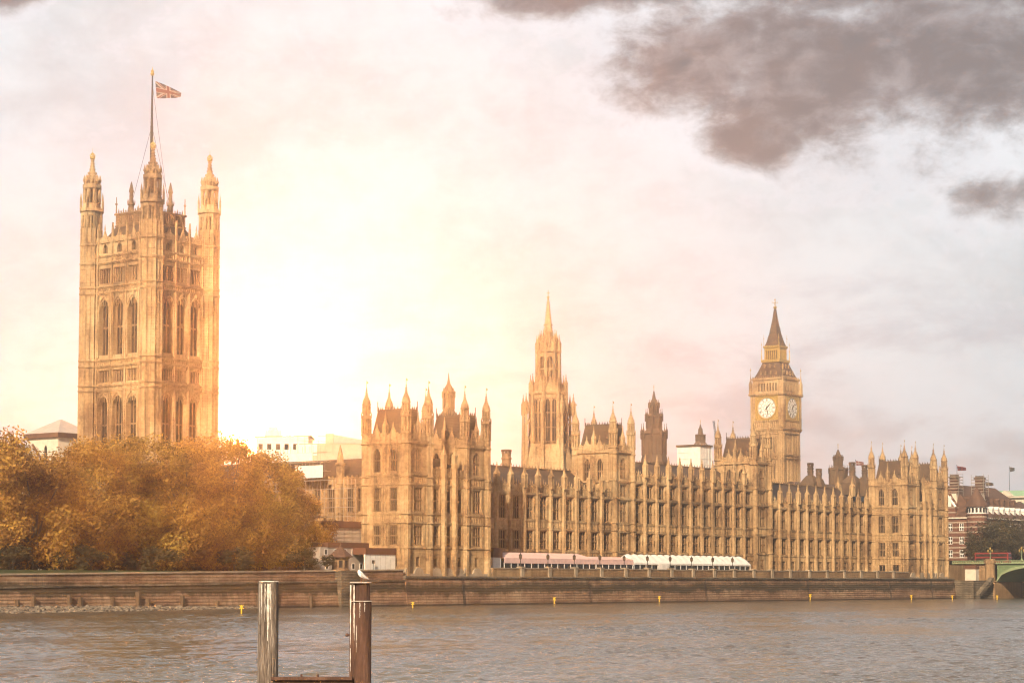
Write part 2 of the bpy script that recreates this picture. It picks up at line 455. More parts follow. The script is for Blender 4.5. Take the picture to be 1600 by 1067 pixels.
class MB:
    def __init__(s, F=None):
        s.v = []; s.f = []; s.mi = []; s.F = F; s.cur = 0
    def add(s, vs, fs):
        o = len(s.v)
        s.v += [s.F(*p) for p in vs] if s.F else [tuple(p) for p in vs]
        s.f += [tuple(i + o for i in f) for f in fs]
        s.mi += [s.cur] * len(fs)
    def box(s, x0, x1, y0, y1, z0, z1):
        s.add([(x0, y0, z0), (x1, y0, z0), (x1, y1, z0), (x0, y1, z0), (x0, y0, z1), (x1, y0, z1), (x1, y1, z1), (x0, y1, z1)],
              [(0, 3, 2, 1), (4, 5, 6, 7), (0, 1, 5, 4), (1, 2, 6, 5), (2, 3, 7, 6), (3, 0, 4, 7)])
    def ctr(s, x, y, z0, z1, hx, hy=None):
        hy = hx if hy is None else hy
        s.box(x - hx, x + hx, y - hy, y + hy, z0, z1)
    def rev(s, cx, cy, prof, n=8, rot=PI / 8, caps=True):
        o = []
        fs = []
        for z, r in prof:
            for i in range(n):
                a = rot + 2 * PI * i / n
                o.append((cx + r * math.cos(a), cy + r * math.sin(a), z))
        for k in range(len(prof) - 1):
            for i in range(n):
                j = (i + 1) % n
                fs.append((k * n + i, k * n + j, (k + 1) * n + j, (k + 1) * n + i))
        if caps:
            fs.append(tuple(range(n - 1, -1, -1)))
            fs.append(tuple((len(prof) - 1) * n + i for i in range(n)))
        s.add(o, fs)
    def sq(s, cx, cy, prof):
        s.rev(cx, cy, [(z, r * math.sqrt(2)) for z, r in prof], 4, PI / 4)
    def prism(s, poly, a0, a1, axis=2):
        """extrude a 2-D polygon along AXIS (2: poly=(x,y); 1: poly=(x,z); 0: poly=(y,z))"""
        n = len(poly)
        def p(q, a):
            return (q[0], q[1], a) if axis == 2 else ((q[0], a, q[1]) if axis == 1 else (a, q[0], q[1]))
        vs = [p(q, a0) for q in poly] + [p(q, a1) for q in poly]
        fs = [tuple(range(n)), tuple(range(2 * n - 1, n - 1, -1))]
        fs += [(i, i + n, (i + 1) % n + n, (i + 1) % n) for i in range(n)]
        s.add(vs, fs)
    def tube(s, p, q, r, n=6, r2=None):
        p, q = Vector(p), Vector(q)
        d = (q - p)
        if d.length < 1e-6: return
        Q = d.to_track_quat('Z', 'Y')
        r2 = r if r2 is None else r2
        vs = []
        for c, rr in ((p, r), (q, r2)):
            for i in range(n):
                a = 2 * PI * i / n
                vs.append(tuple(c + Q @ Vector((rr * math.cos(a), rr * math.sin(a), 0))))
        fs = [(i, (i + 1) % n, (i + 1) % n + n, i + n) for i in range(n)] + [tuple(range(n - 1, -1, -1)), tuple(range(n, 2 * n))]
        s.add(vs, fs)
    def ball(s, c, r, n=8, m=5, sz=1.0):
        s.rev(c[0], c[1], [(c[2] + sz * r * -math.cos(PI * k / m), max(.004, r * math.sin(PI * k / m))) for k in range(m + 1)], n, 0)
    def gem(s, x, y, z, r, h):
        s.add([(x - r, y, z), (x, y - r, z), (x + r, y, z), (x, y + r, z), (x, y, z + h), (x, y, z - h * .6)],
              [(0, 1, 4), (1, 2, 4), (2, 3, 4), (3, 0, 4), (1, 0, 5), (2, 1, 5), (3, 2, 5), (0, 3, 5)])
    def mesh(s, name, mats, org=(0, 0, 0), smooth=False):
        me = bpy.data.meshes.new(name)
        ox, oy, oz = org
        me.from_pydata([(x - ox, y - oy, z - oz) for x, y, z in s.v], [], s.f)
        mats = mats if isinstance(mats, (list, tuple)) else [mats]
        for m in mats:
            me.materials.append(M[m] if isinstance(m, str) else m)
        if len(mats) > 1:
            me.polygons.foreach_set('material_index', s.mi)
        if smooth:
            me.polygons.foreach_set('use_smooth', [True] * len(me.polygons))
        me.update()
        return me
    def build(s, name, mats, parent=None, org=None, smooth=False):
        org = WP[parent] if (parent is not None and org is None) else Vector(org or (0, 0, 0))
        return inst(name, s.mesh(name, mats, org, smooth), parent, org)

def face_e(y0):
    """facade frame looking at the river: s runs north (+X), d is out towards the river"""
    return lambda s, d, z: (s, y0 - d, z)
def face_s(x0):
    """facade frame looking south: s runs west (+Y), d is out towards the south"""
    return lambda s, d, z: (x0 - d, s, z)
RZ_E, RZ_S = 0.0, -PI / 2

def copy_thing(src, loc, label=None):
    """copy a thing with its parts and their sub-parts"""
    delta = Vector(loc) - WP[src]
    def rec(o, par):
        c = o.copy()
        COL.objects.link(c)
        WP[c] = WP[o] + delta
        if par is not None:
            c.parent = par
        for ch in list(o.children):
            rec(ch, c)
        return c
    r = rec(src, None)
    r.location = loc
    if label: r['label'] = label
    return r

# ------------------------------------------------------------------ gothic kit
def arch_pts(s0, s1, zs, za, n=6):
    """left half of a pointed arch from (s0,zs) up to the apex"""
    w = (s1 - s0) / 2
    pts = []
    for i in range(n + 1):
        a = R(62) * i / n
        pts.append((s0 + w * (1 - math.cos(a)) / (1 - math.cos(R(62))), zs + (za - zs) * math.sin(a) / math.sin(R(62))))
    return pts

def spandrel(mb, s0, s1, zs, za, z1, d0, d1):
    """fills between a pointed arch and the rectangle above it; mb.F maps (s,d,z)"""
    L_ = arch_pts(s0, s1, zs, za)
    sm = (s0 + s1) / 2
    mb.prism(L_ + [(sm, z1), (s0, z1)], d0, d1, 1)
    Rr = [(s0 + s1 - a, b) for a, b in L_]
    mb.prism(Rr + [(sm, z1), (s1, z1)], d0, d1, 1)

def storey(mb, s0, s1, z0, z1, wins, dep=.6):
    """wall with recessed openings; wins = (centre, width, z bottom, z top, spring or None)"""
    wins = sorted(wins)
    if not wins:
        mb.box(s0, s1, -dep, 0, z0, z1); return
    zb, zt = wins[0][2], wins[0][3]
    if zb - z0 > .01: mb.box(s0, s1, -dep, 0, z0, zb)
    if z1 - zt > .01: mb.box(s0, s1, -dep, 0, zt, z1)
    e = s0
    for c, w, b, t, sp in wins:
        if c - w / 2 - e > .01: mb.box(e, c - w / 2, -dep, 0, zb, zt)
        e = c + w / 2
        if sp: spandrel(mb, c - w / 2, c + w / 2, sp, zt - .05, zt, -dep, 0)
    if s1 - e > .01: mb.box(e, s1, -dep, 0, zb, zt)

def ribs(mb, s0, s1, z0, z1, step, d=.1, w=.13):
    n = max(1, int(round((s1 - s0) / step)))
    for i in range(n + 1):
        s = s0 + (s1 - s0) * i / n
        mb.box(s - w / 2, s + w / 2, 0, d, z0, z1)

def panels(mb, s0, s1, z0, z1, step, d=.12):
    ribs(mb, s0, s1, z0, z1, step, d)
    n = max(1, int(round((s1 - s0) / step)))
    for i in range(n):
        a = s0 + (s1 - s0) * i / n
        b = s0 + (s1 - s0) * (i + 1) / n
        spandrel(mb, a, b, z1 - (b - a) * .8, z1 - .08, z1 - .003, 0, d * .8)

_win = {}
def win_mesh(w, h, lights, transoms, arched=False, mat='stone', t=.16):
    key = (w, h, lights, transoms, arched, mat, t)
    if key not in _win:
        mb = MB()
        for i in range(lights + 1):
            x = -w / 2 + w * i / lights
            x = max(-w / 2 + t / 2, min(w / 2 - t / 2, x))
            mb.box(x - t / 2, x + t / 2, -.18, .1, 0, h)
        for k in range(1, transoms + 1):
            z = h * k / (transoms + 1)
            mb.box(-w / 2, w / 2, -.14, .08, z - .11, z + .11)
        mb.box(-w / 2, w / 2, -.3, .09, -.06, .16)
        mb.box(-w / 2, w / 2, -.16, .09, h - .17, h)
        lw = w / lights
        for r in range(transoms + 1):
            zt = h * (r + 1) / (transoms + 1) - .1
            for i in range(lights):
                a = -w / 2 + lw * i; b = a + lw
                F0 = mb.F; mb.F = lambda s, d, z: (s, -d, z)
                spandrel(mb, a + .06, b - .06, zt - lw * .7, zt - .05, zt, .02, .12)
                mb.F = F0
        f = mb.mesh('window', mat)
        g = MB(); g.box(-w / 2 + .01, w / 2 - .01, .11, .14, .01, h - .01)
        _win[key] = (f, g.mesh('pane', 'glass'))
    return _win[key]

def _inst_sub(name, mesh, part, loc):
    """a sub-part in the local space of its part (part may be turned)"""
    o = bpy.data.objects.new(name, mesh)
    COL.objects.link(o)
    o.parent = part
    o.location = loc
    WP[o] = WP[part]
    return o

def put_window(th, loc, rz, w, h, lights=3, transoms=1, arched=False, mat='stone2', t=.12):
    f, g = win_mesh(w, h, lights, transoms, arched, mat, t)
    o = inst('window', f, th, loc, rz)
    _inst_sub('pane', g, o, (0, 0, 0))
    return o

def crockets(mb, cx, cy, prof, n, rot, step, size):
    """little leaf knobs up the edges of a spire with radius profile PROF"""
    z0, z1 = prof[0][0], prof[-1][0]
    z = z0 + step * .6
    while z < z1 - step * .3:
        for k in range(len(prof) - 1):
            if prof[k][0] <= z <= prof[k + 1][0]:
                t = (z - prof[k][0]) / (prof[k + 1][0] - prof[k][0])
                r = prof[k][1] + t * (prof[k + 1][1] - prof[k][1])
        for i in range(n):
            a = rot + 2 * PI * i / n
            mb.gem(cx + (r + size * .3) * math.cos(a), cy + (r + size * .3) * math.sin(a), z, size, size * 1.2)
        z += step

def lantern(mb, z0, z1, r, post, n=8, rot=PI / 8, core=None):
    for i in range(n):
        a = rot + 2 * PI * i / n
        mb.ctr(r * math.cos(a) * .93, r * math.sin(a) * .93, z0, z1, post)
    if core: mb.rev(0, 0, [(z0, core), (z1, core)], n, rot, False)

def shaft_ribs(mb, z0, z1, r, n=8, rot=PI / 8, t=.1):
    for i in range(n):
        a = rot + 2 * PI * i / n
        mb.rev(r * math.cos(a), r * math.sin(a), [(z0, t), (z1, t)], 4, a)
        b = a + PI / n
        rr = r * math.cos(PI / n)
        mb.rev(rr * math.cos(b), rr * math.sin(b), [(z0, t * .7), (z1, t * .7)], 4, b)

def turret_kit(h_shaft, r, rings, body='stone'):
    """octagonal corner turret of the pavilions; z=0 at its foot. returns shaft, spire, finial meshes"""
    mb = MB()
    H = h_shaft
    mb.rev(0, 0, [(0, r * 1.12), (3.2, r * 1.1), (3.6, r), (H, r)])
    shaft_ribs(mb, 3.6, H, r, t=.1)
    for z in rings:
        mb.rev(0, 0, [(z, r * 1.05), (z + .12, r * 1.28), (z + .34, r * 1.28), (z + .46, r * 1.05)])
    mb.rev(0, 0, [(H, r * 1.2), (H + .4, r * 1.2)])
    lantern(mb, H + .4, H + 3.4, r, r * .2, core=r * .62)
    mb.rev(0, 0, [(H + 3.4, r * 1.05), (H + 3.6, r * 1.28), (H + 4.1, r * 1.28), (H + 4.2, r)])
    for i in range(8):
        a = PI / 8 + PI / 4 * i
        mb.gem(r * 1.18 * math.cos(a), r * 1.18 * math.sin(a), H + 4.3, r * .16, r * .75)
    mb.rev(0, 0, [(H + 4.1, r * .8), (H + 4.6, r * .8)])
    lantern(mb, H + 4.6, H + 6.2, r * .82, r * .17, core=None)
    mb.rev(0, 0, [(H + 4.6, r * .3), (H + 6.2, r * .3)])
    mb.rev(0, 0, [(H + 6.2, r * .82), (H + 6.4, r * 1.06), (H + 6.7, r * 1.06), (H + 6.8, r * .9)])
    a_ = mb.mesh('turret', body)
    sp = MB()
    prof = [(H + 6.8, r * .9), (H + 7.3, r * .84), (H + 7.9, r * .56), (H + 8.5, r * .3), (H + 9.4, r * .16), (H + 10.1, r * .09)]
    sp.rev(0, 0, prof)
    crockets(sp, 0, 0, prof, 8, PI / 8, .42, r * .13)
    sp.ball((0, 0, H + 9.5), r * .22)
    b_ = sp.mesh('spire', body)
    g = MB()
    g.ball((0, 0, H + 10.2), r * .16)
    g.tube((0, 0, H + 10.1), (0, 0, H + 11.7), .05)
    g.box(0, r * .5, -.03, .03, H + 11.1, H + 11.5)
    c_ = g.mesh('finial', 'gold')
    return a_, b_, c_

def put_turret(th, kit, x, y, z):
    t = inst('turret', kit[0], th, (x, y, z))
    _inst_sub('spire', kit[1], t, (0, 0, 0))
    _inst_sub('finial', kit[2], t, (0, 0, 0))
    return t

def pinnacle_mesh(h, r, mat='stone'):
    mb = MB()
    a = h * .48
    mb.sq(0, 0, [(0, r), (a, r * .92)])
    for sx, sy in ((1, 1), (1, -1), (-1, 1), (-1, -1)):
        mb.ctr(sx * r * .95, sy * r * .95, 0, a + .2, r * .16)
        mb.gem(sx * r * .95, sy * r * .95, a + .35, r * .2, r * .7)
    mb.sq(0, 0, [(a, r * 1.0), (a + .12, r * 1.15), (a + .3, r * 1.15), (a + .42, r * .85)])
    for i in range(4):       # gablets
        c, s = math.cos(i * PI / 2), math.sin(i * PI / 2)
        mb.gem(c * r * .9, s * r * .9, a + .35, r * .5, r * 1.0)
    prof = [(a + .42, r * .95), (a + h * .2, r * .48), (h - .5, r * .14), (h, .05)]
    mb.sq(0, 0, prof)
    crockets(mb, 0, 0, [(z, q * 1.35) for z, q in prof], 4, PI / 4, .42, r * .22)
    mb.ball((0, 0, h - .45), r * .3, 6, 4)
    mb.ball((0, 0, h), .11, 6, 4)
    return mb.mesh('pinnacle', mat)

def buttress_mesh(z1, w=1.2, d=.54, rings=()):
    """half-octagonal buttress standing on z=0, outwards is -y"""
    mb = MB(lambda s, d_, z: (s, -d_, z))
    def poly(w, d):
        h = w / 2
        return [(-h, -.1), (-h, d * .55), (-h * .5, d), (h * .5, d), (h, d * .55), (h, -.1)]
    mb.prism(poly(w * 1.15, d * 1.15), -.3, 4.6)
    mb.prism(poly(w, d), 4.6, z1)
    for z in rings:
        mb.prism(poly(w * 1.14, d + .14), z, z + .40)
    for s in (-w * .25, w * .25):
        mb.box(s - .05, s + .05, d - .02, d + .07, 4.9, z1 - .4)
    zz = 5.6
    while zz < z1 - 1.5:
        mb.box(-w * .25, w * .25, d - .02, d + .05, zz, zz + .14)
        zz += 1.55
    return mb.mesh('buttress', 'stone')

def put_buttress(th, bm, pm, loc, zp, rz=0, out=.38):
    b = inst('buttress', bm, th, loc, rz)
    if pm: _inst_sub('pinnacle', pm, b, (0, -out, zp))
    return b

def parapet(mb, s0, s1, z, h, step=.9, d0=.05, d1=.45):
    """panelled parapet with battlements"""
    mb.box(s0, s1, d0 - .38, d1 - .35, z, z + h * .62)
    mb.box(s0, s1, d0 - .36, d1 - .26, z + h * .62, z + h * .70)
    n = max(1, int((s1 - s0) / step))
    for i in range(n):
        a = s0 + (s1 - s0) * i / n
        b = a + (s1 - s0) / n
        w = (b - a)
        mb.box(a + w * .42, a + w * .58, d0, d1 - .26, z + h * .04, z + h * .62)
        mb.box(a + w * .14, a + w * .86, d0 - .33, d1 - .38, z + h * .70, z + h * (1.0 if i % 2 == 0 else .84))

def gable_roof(mb, x0, x1, y0, y1, z0, z1, hip0=0., hip1=0.):
    """ridge along X at mid Y"""
    ym = (y0 + y1) / 2
    v = [(x0, y0, z0), (x1, y0, z0), (x1, y1, z0), (x0, y1, z0), (x0 + hip0, ym, z1), (x1 - hip1, ym, z1)]
    mb.add(v, [(0, 1, 5, 4), (2, 3, 4, 5), (3, 0, 4), (1, 2, 5), (0, 3, 2, 1)])

def mansard(mb, x0, x1, y0, y1, z0, z1, inset):
    i = inset
    mb.add([(x0, y0, z0), (x1, y0, z0), (x1, y1, z0), (x0, y1, z0), (x0 + i, y0 + i, z1), (x1 - i, y0 + i, z1), (x1 - i, y1 - i, z1), (x0 + i, y1 - i, z1)],
           [(0, 1, 5, 4), (1, 2, 6, 5), (2, 3, 7, 6), (3, 0, 4, 7), (4, 5, 6, 7), (0, 3, 2, 1)])

G = 7.0   # terrace and park level

# ================================================================== SETTING
def structure(name, mb, mat, smooth=False):
    return tag(mb.build(name, mat, None, (0, 0, 0), smooth), kind='structure')

def make_river():
    import numpy as np
    rng = np.random.default_rng(4)
    nr, ncol = 900, 520
    d = 60 * (430 / 60) ** (np.arange(nr) / (nr - 1))
    t = np.linspace(-1, 1, ncol)
    half = 26 + .335 * d
    lat = half[:, None] * t[None, :]
    dep = np.repeat(d[:, None], ncol, 1)
    X = CAM.x + HEAD.x * dep + RIGHT.x * lat
    Y = CAM.y + HEAD.y * dep + RIGHT.y * lat
    Z = np.zeros_like(X)
    wind = math.atan2(HEAD.y, HEAD.x) + .5
    for k in range(64):
        lam = .55 * (4.5 / .55) ** (k / 63)
        ang = wind + rng.normal(0, .62)
        kx, ky = 2 * PI / lam * math.cos(ang), 2 * PI / lam * math.sin(ang)
        amp = .0047 * min(lam, 2.2) ** .8 * rng.uniform(.6, 1.3)
        ph = rng.uniform(0, 2 * PI)
        q = kx * X + ky * Y + ph
        Z += amp * (np.sin(q) + .28 * np.cos(2 * q))
    gust = np.zeros_like(X)
    for k in range(14):
        lam = rng.uniform(18, 90); ang = rng.uniform(0, 2 * PI)
        gust += np.sin(2 * PI / lam * (X * math.cos(ang) + Y * math.sin(ang)) + rng.uniform(0, 6.28))
    Z *= np.clip(1 + .16 * gust, .35, 1.7)
    edge = np.clip((430 - dep) / 120, 0, 1) * np.clip((1 - np.abs(t))[None, :] / .06, 0, 1) * np.clip((dep - 60) / 10, 0, 1)
    Z *= edge
    V_ = np.stack([X, Y, Z], -1).reshape(-1, 3)
    idx = np.arange(nr * ncol).reshape(nr, ncol)
    q = np.stack([idx[:-1, :-1], idx[:-1, 1:], idx[1:, 1:], idx[1:, :-1]], -1).reshape(-1, 4)
    # the still outer sheet, four big faces round the waves
    c = [idx[0, 0], idx[0, -1], idx[-1, -1], idx[-1, 0]]
    far = [CAM.xy + HEAD.xy * a + RIGHT.xy * b for a, b in ((-500, -700), (-500, 700), (1150, 900), (1150, -700))]
    n0 = len(V_)
    V_ = np.vstack([V_, [[p.x, p.y, 0] for p in far]])
    q = np.vstack([q, [[n0 + i, n0 + (i + 1) % 4, c[(i + 1) % 4], c[i]] for i in range(4)]])
    me = bpy.data.meshes.new('river')
    me.vertices.add(len(V_)); me.vertices.foreach_set('co', V_.astype('f').ravel())
    me.loops.add(q.size); me.loops.foreach_set('vertex_index', q.astype('i').ravel())
    me.polygons.add(len(q)); me.polygons.foreach_set('loop_start', np.arange(0, q.size, 4, dtype='i'))
    me.polygons.foreach_set('use_smooth', np.ones(len(q), dtype=bool))
    me.materials.append(M['water'])
    me.update(calc_edges=True); me.validate()
    o = bpy.data.objects.new('river', me); COL.objects.link(o)
    tag(o, kind='structure')
make_river()
mb = MB(); mb.box(-1250, 1850, .6, 1250, -.8, G)
structure('ground', mb, 'earth')
mb = MB(); mb.box(29.2, 236.0, -.9, 11.5, G - .2, G + .06)
structure('terrace', mb, 'paving')
# foreshore: a bank of stones under the park wall
random.seed(3)
mb = MB()
nx, ny = 90, 10
for i in range(nx + 1):
    for j in range(ny + 1):
        x = -165 + 128 * i / nx
        reach = max(.4, 20 * min(1, (-38 - x) / 70.0)) if x < -38 else .4
        y = -.9 - reach * j / ny
        z = .95 * min(1, (-30 - x) / 60.) * (1 - j / ny) - .12 + random.uniform(-.07, .1)
        mb.v.append((x, y, z))
for i in range(nx):
    for j in range(ny):
        a = i * (ny + 1) + j
        mb.f.append((a, a + 1, a + ny + 2, a + ny + 1)); mb.mi.append(0)
structure('foreshore', mb, 'shingle')
mb = MB()
for k in range(900):
    x = random.uniform(-125, -42)
    reach = 20 * min(1, (-38 - x) / 70.0)
    t = random.random() ** .8
    y = -1.2 - reach * t
    z = .95 * min(1, (-30 - x) / 60.) * (1 - t) - .05
    r = random.uniform(.12, .42)
    mb.rev(x, y, [(z - r * .3, r), (z + r * .25, r * 1.0), (z + r * .55, r * .5)], 5, random.random() * 3)
tag(mb.build('stones', 'shingle'), 'loose stones and rubble strewn on the foreshore under the park wall', 'stones', kind='stuff')

# ================================================================== RIVER WALLS
def wall_thing(name, label, x0, x1, ztop0, ztop1, step):
    th = thing(name, label, 'wall', ((x0 + x1) / 2, -.6, 0))
    mb = MB()
    n = max(1, int((x1 - x0) / step))
    for i in range(n):
        a = x0 + (x1 - x0) * i / n; b = x0 + (x1 - x0) * (i + 1) / n
        za = ztop0 + (ztop1 - ztop0) * i / n; zb = ztop0 + (ztop1 - ztop0) * (i + 1) / n
        mb.add([(a, -1.9, -1), (b, -1.9, -1), (b, -1.1, zb - 1.9), (a, -1.1, za - 1.9), (a, .55, -1), (b, .55, -1), (b, .55, zb - 1.9), (a, .55, za - 1.9)],
               [(0, 1, 2, 3), (3, 2, 6, 7), (5, 4, 7, 6)])
        mb.add([(a, -.75, za - 1.9), (b, -.75, zb - 1.9), (b, -.75, zb), (a, -.75, za), (a, -.1, za - 1.9), (b, -.1, zb - 1.9), (b, -.1, zb), (a, -.1, za)],
               [(0, 1, 2, 3), (3, 2, 6, 7), (5, 4, 7, 6)])
    mb.build('wall_face', 'tide', th)
    c = MB()
    c.add([(x0, -.95, ztop0), (x1, -.95, ztop1), (x1, -.95, ztop1 + .3), (x0, -.95, ztop0 + .3), (x0, .05, ztop0), (x1, .05, ztop1), (x1, .05, ztop1 + .3), (x0, .05, ztop0 + .3)],
          [(0, 1, 2, 3), (3, 2, 6, 7), (5, 4, 7, 6), (0, 4, 5, 1)])
    c.build('coping', 'coping', th)
    c = MB()
    c.add([(x0, -1.35, ztop0 - 2.2), (x1, -1.35, ztop1 - 2.2), (x1, -1.3, ztop1 - 1.86), (x0, -1.3, ztop0 - 1.86), (x0, -.7, ztop0 - 2.2), (x1, -.7, ztop1 - 2.2), (x1, -.7, ztop1 - 1.86), (x0, -.7, ztop0 - 1.86)],
          [(0, 1, 2, 3), (3, 2, 6, 7)])
    c.build('ledge', 'granite', th)
    return th
w = wall_thing('embankment_wall', 'long stained granite embankment wall below the park trees, at the left', -170, -1.2, 5.3, 7.35, 12)
# pier under the kiosk, drain mouths and fender posts on the park wall
mb = MB(); mb.box(-22.6, -16.9, -2.4, -.7, -1, 7.2); mb.build('pier', 'granite', w)
for x in (-116, -104.5, -101, -93, -90.5, -83, -77, -74.5, -66, -57, -46, -41, -31):
    mb = MB(); h = random.uniform(1.4, 3.4)
    mb.box(x - .22, x + .22, -2.25, -1.35, -.6, h); mb.build('fender_post', 'soot', w)

th = thing('terrace_wall', 'dark granite river wall with pale coping and piers below the palace terrace', 'wall', (133, -.6, 0))
mb = MB()
for x in (18, 66, 118, 172, 222, 250):
    mb = MB()
    for o in (-.28, .28): mb.tube((x + o, -2.12, -.5), (x + o, -1.42, 5.9), .05, 4)
    for k in range(16): mb.tube((x - .28, -2.1 + .043 * k, .2 + .36 * k), (x + .28, -2.1 + .043 * k, .2 + .36 * k), .035, 4)
    mb.build('ladder', 'iron', th)
mb = MB()
for i in range(22):
    a = -1.2 + 268.4 * i / 22; b = -1.2 + 268.4 * (i + 1) / 22
    mb.add([(a, -2.0, -1), (b, -2.0, -1), (b, -1.25, 5.7), (a, -1.25, 5.7), (a, .5, -1), (b, .5, -1), (b, .5, 5.7), (a, .5, 5.7)],
           [(0, 1, 2, 3), (3, 2, 6, 7), (5, 4, 7, 6), (0, 3, 7, 4), (1, 5, 6, 2)])
mb.build('wall_face', 'tide', th)
mb = MB()
mb.box(-1.2, 267.2, -1.5, -.6, 5.7, 6.1); mb.box(-1.2, 267.2, -1.35, -.65, 6.1, 6.25)
mb.build('ledge', 'granite', th)
mb = MB(); mb.box(29.4, 235.9, -.95, -.35, 6.25, 7.95)
mb.build('parapet', 'stone2', th)
mb = MB(); mb.box(29.4, 235.9, -1.05, -.25, 7.95, 8.15)
mb.build('coping', 'coping', th)
pm = MB()
pm.prism([(-.55, -.75), (.55, -.75), (.55, .45), (-.55, .45)], 0, 1.95)
pm.prism([(-.7, -.9), (.7, -.9), (.7, .55), (-.7, .55)], 1.95, 2.2)
pm.prism([(-.5, -.7), (.5, -.7), (.6, -.95), (-.6, -.95)], -.6, 0)
pm = pm.mesh('pier', 'coping')
PIERS = [40.2, 50.8, 61.3, 71.9, 82.3, 92.6, 103.0, 113.1, 123.4, 133.3, 143.5, 153.3, 163.3, 174.1, 184.2, 194.6, 204.8, 215.1, 225.6]
for x in PIERS:
    inst('pier', pm, th, (x, -.55, 6.25))

# ================================================================== PALACE: river ranges
WD = 2.75
def river_range(label, x0, x1, nb, mezz, zp, roof, skip=()):
    y0 = 11.0
    th = thing('palace_range', label, 'palace wing', ((x0 + x1) / 2, y0, G))
    F = face_e(y0)
    wl = MB(F)
    bw = (x1 - x0) / nb
    cs = [x0 + bw * (i + .5) for i in range(nb)]
    storey(wl, x0, x1, G - .4, 12.2, [(c, 1.7, 8.0, 10.9, None) for c in cs])
    storey(wl, x0, x1, 12.2, 17.5, [(c, WD, 12.75, 17.25, None) for c in cs])
    storey(wl, x0, x1, 17.5, 19.4, [])
    storey(wl, x0, x1, 19.4, 25.6, [(c, WD, 19.8, 25.3, None) for c in cs])
    ztop = 25.6
    if mezz:
        storey(wl, x0, x1, 25.6, 30.0, [(c, WD, 26.2, 29.7, None) for c in cs])
        ztop = 30.0
    wl.box(x0, x1, -7, -.6, G - .4, ztop)
    for c in cs:
        for sg in (-1, 1):
            for o in (WD / 2 + .18, WD / 2 + .55):
                for za, zb in ((12.7, 17.4), (19.8, 25.5)) + (((26.2, 29.9),) if mezz else ()):
                    wl.box(c + sg * o - .07, c + sg * o + .07, 0, .13, za, zb)
                    wl.box(c + sg * (WD / 2 + .365) - .12, c + sg * (WD / 2 + .365) + .12, 0, .10, za + (zb - za) * .32, za + (zb - za) * .62)
    panels(wl, x0, x1, 17.9, 19.35, .66)
    panels(wl, x0, x1, 10.95, 12.1, .66)
    wl.build('wall', 'stone', th)
    for z, h, d in ((12.2, .36, .20), (17.4, .30, .18), (19.4, .30, .18), (25.6, .5, .28)) + (((30.0, .5, .28),) if mezz else ()):
        st = MB(F)
        st.box(x0, x1, -.1, d, z, z + h)
        st.box(x0, x1, -.1, d * .5, z - .16, z)
        st.build('string_course', 'stone', th)
    pp = MB(F)
    parapet(pp, x0, x1, ztop + .5, 2.1, .7)
    for c in cs:
        for dx in (-.9, 0, .9):
            pp.gem(c + dx, .0, ztop + 2.8, .2, 1.0 if dx == 0 else .6)
    pp.build('parapet', 'stone', th)
    for c in cs:
        put_window(th, (c, y0 + .36, 8.0), RZ_E, 1.7, 2.9, 2, 1)
        put_window(th, (c, y0 + .40, 12.75), RZ_E, WD, 4.5, 3, 1, mat='stone2', t=.13)
        put_window(th, (c, y0 + .40, 19.8), RZ_E, WD, 5.5, 3, 1, mat='stone2', t=.13)
        if mezz: put_window(th, (c, y0 + .40, 26.2), RZ_E, WD, 3.5, 3, 0, mat='stone2', t=.13)
    bm = buttress_mesh(ztop + 1.6 - G, rings=[12.15 - G, 17.45 - G, 19.35 - G, 25.6 - G] + ([30.0 - G] if mezz else []))
    pm = pinnacle_mesh(zp - ztop - 1.6, .5)
    for i in range(nb + 1):
        if i in skip: continue
        put_buttress(th, bm, pm, (x0 + bw * i, y0, G), ztop + 1.6 - G)
    r = MB()
    rx0, rx1, rz, h0, h1 = roof
    gable_roof(r, rx0, rx1, y0 + .9, y0 + 14, ztop + .25, rz, h0, h1)
    ro = r.build('roof', 'slate', th)
    rc = MB()
    rc.box(rx0 + h0, rx1 - h1, y0 + 7.3, y0 + 7.6, rz - .1, rz + .35)
    x = rx0 + h0 + .6
    while x < rx1 - h1:
        rc.gem(x, y0 + 7.45, rz + .5, .14, .5); x += 1.3
    o = rc.mesh('ridge_crest', 'soot', WP[ro])
    inst('ridge_crest', o, ro, WP[ro])
    return th

river_range('long two storey stone wing behind the pink marquee, right of the near pavilion', 30.0, 94.8, 12, False, 32.7, (30.0, 91.5, 32.3, 0, 4.5), skip=(0, 12))
river_range('tall three storey stone wing behind the white marquee, between the two river towers', 103.6, 164.4, 11, True, 37.5, (103.6, 161.5, 35.9, 0, 4.5), skip=(0, 11))
river_range('long two storey stone wing with no marquee, below and right of the clock tower', 173.4, 237.0, 12, False, 32.9, (173.4, 233.0, 33.2, 0, 4.5), skip=(0, 12))

# ================================================================== PALACE: towers of the river front
TK = turret_kit(30.2, .95, [5.8, 11.1, 13.0, 19.2, 20.9, 28.0, 30.0])
TK2 = turret_kit(31.6, .95, [5.4, 10.6, 12.5, 18.7, 23.2, 29.9, 31.4])
MIDPIN = pinnacle_mesh(6.2, .42)

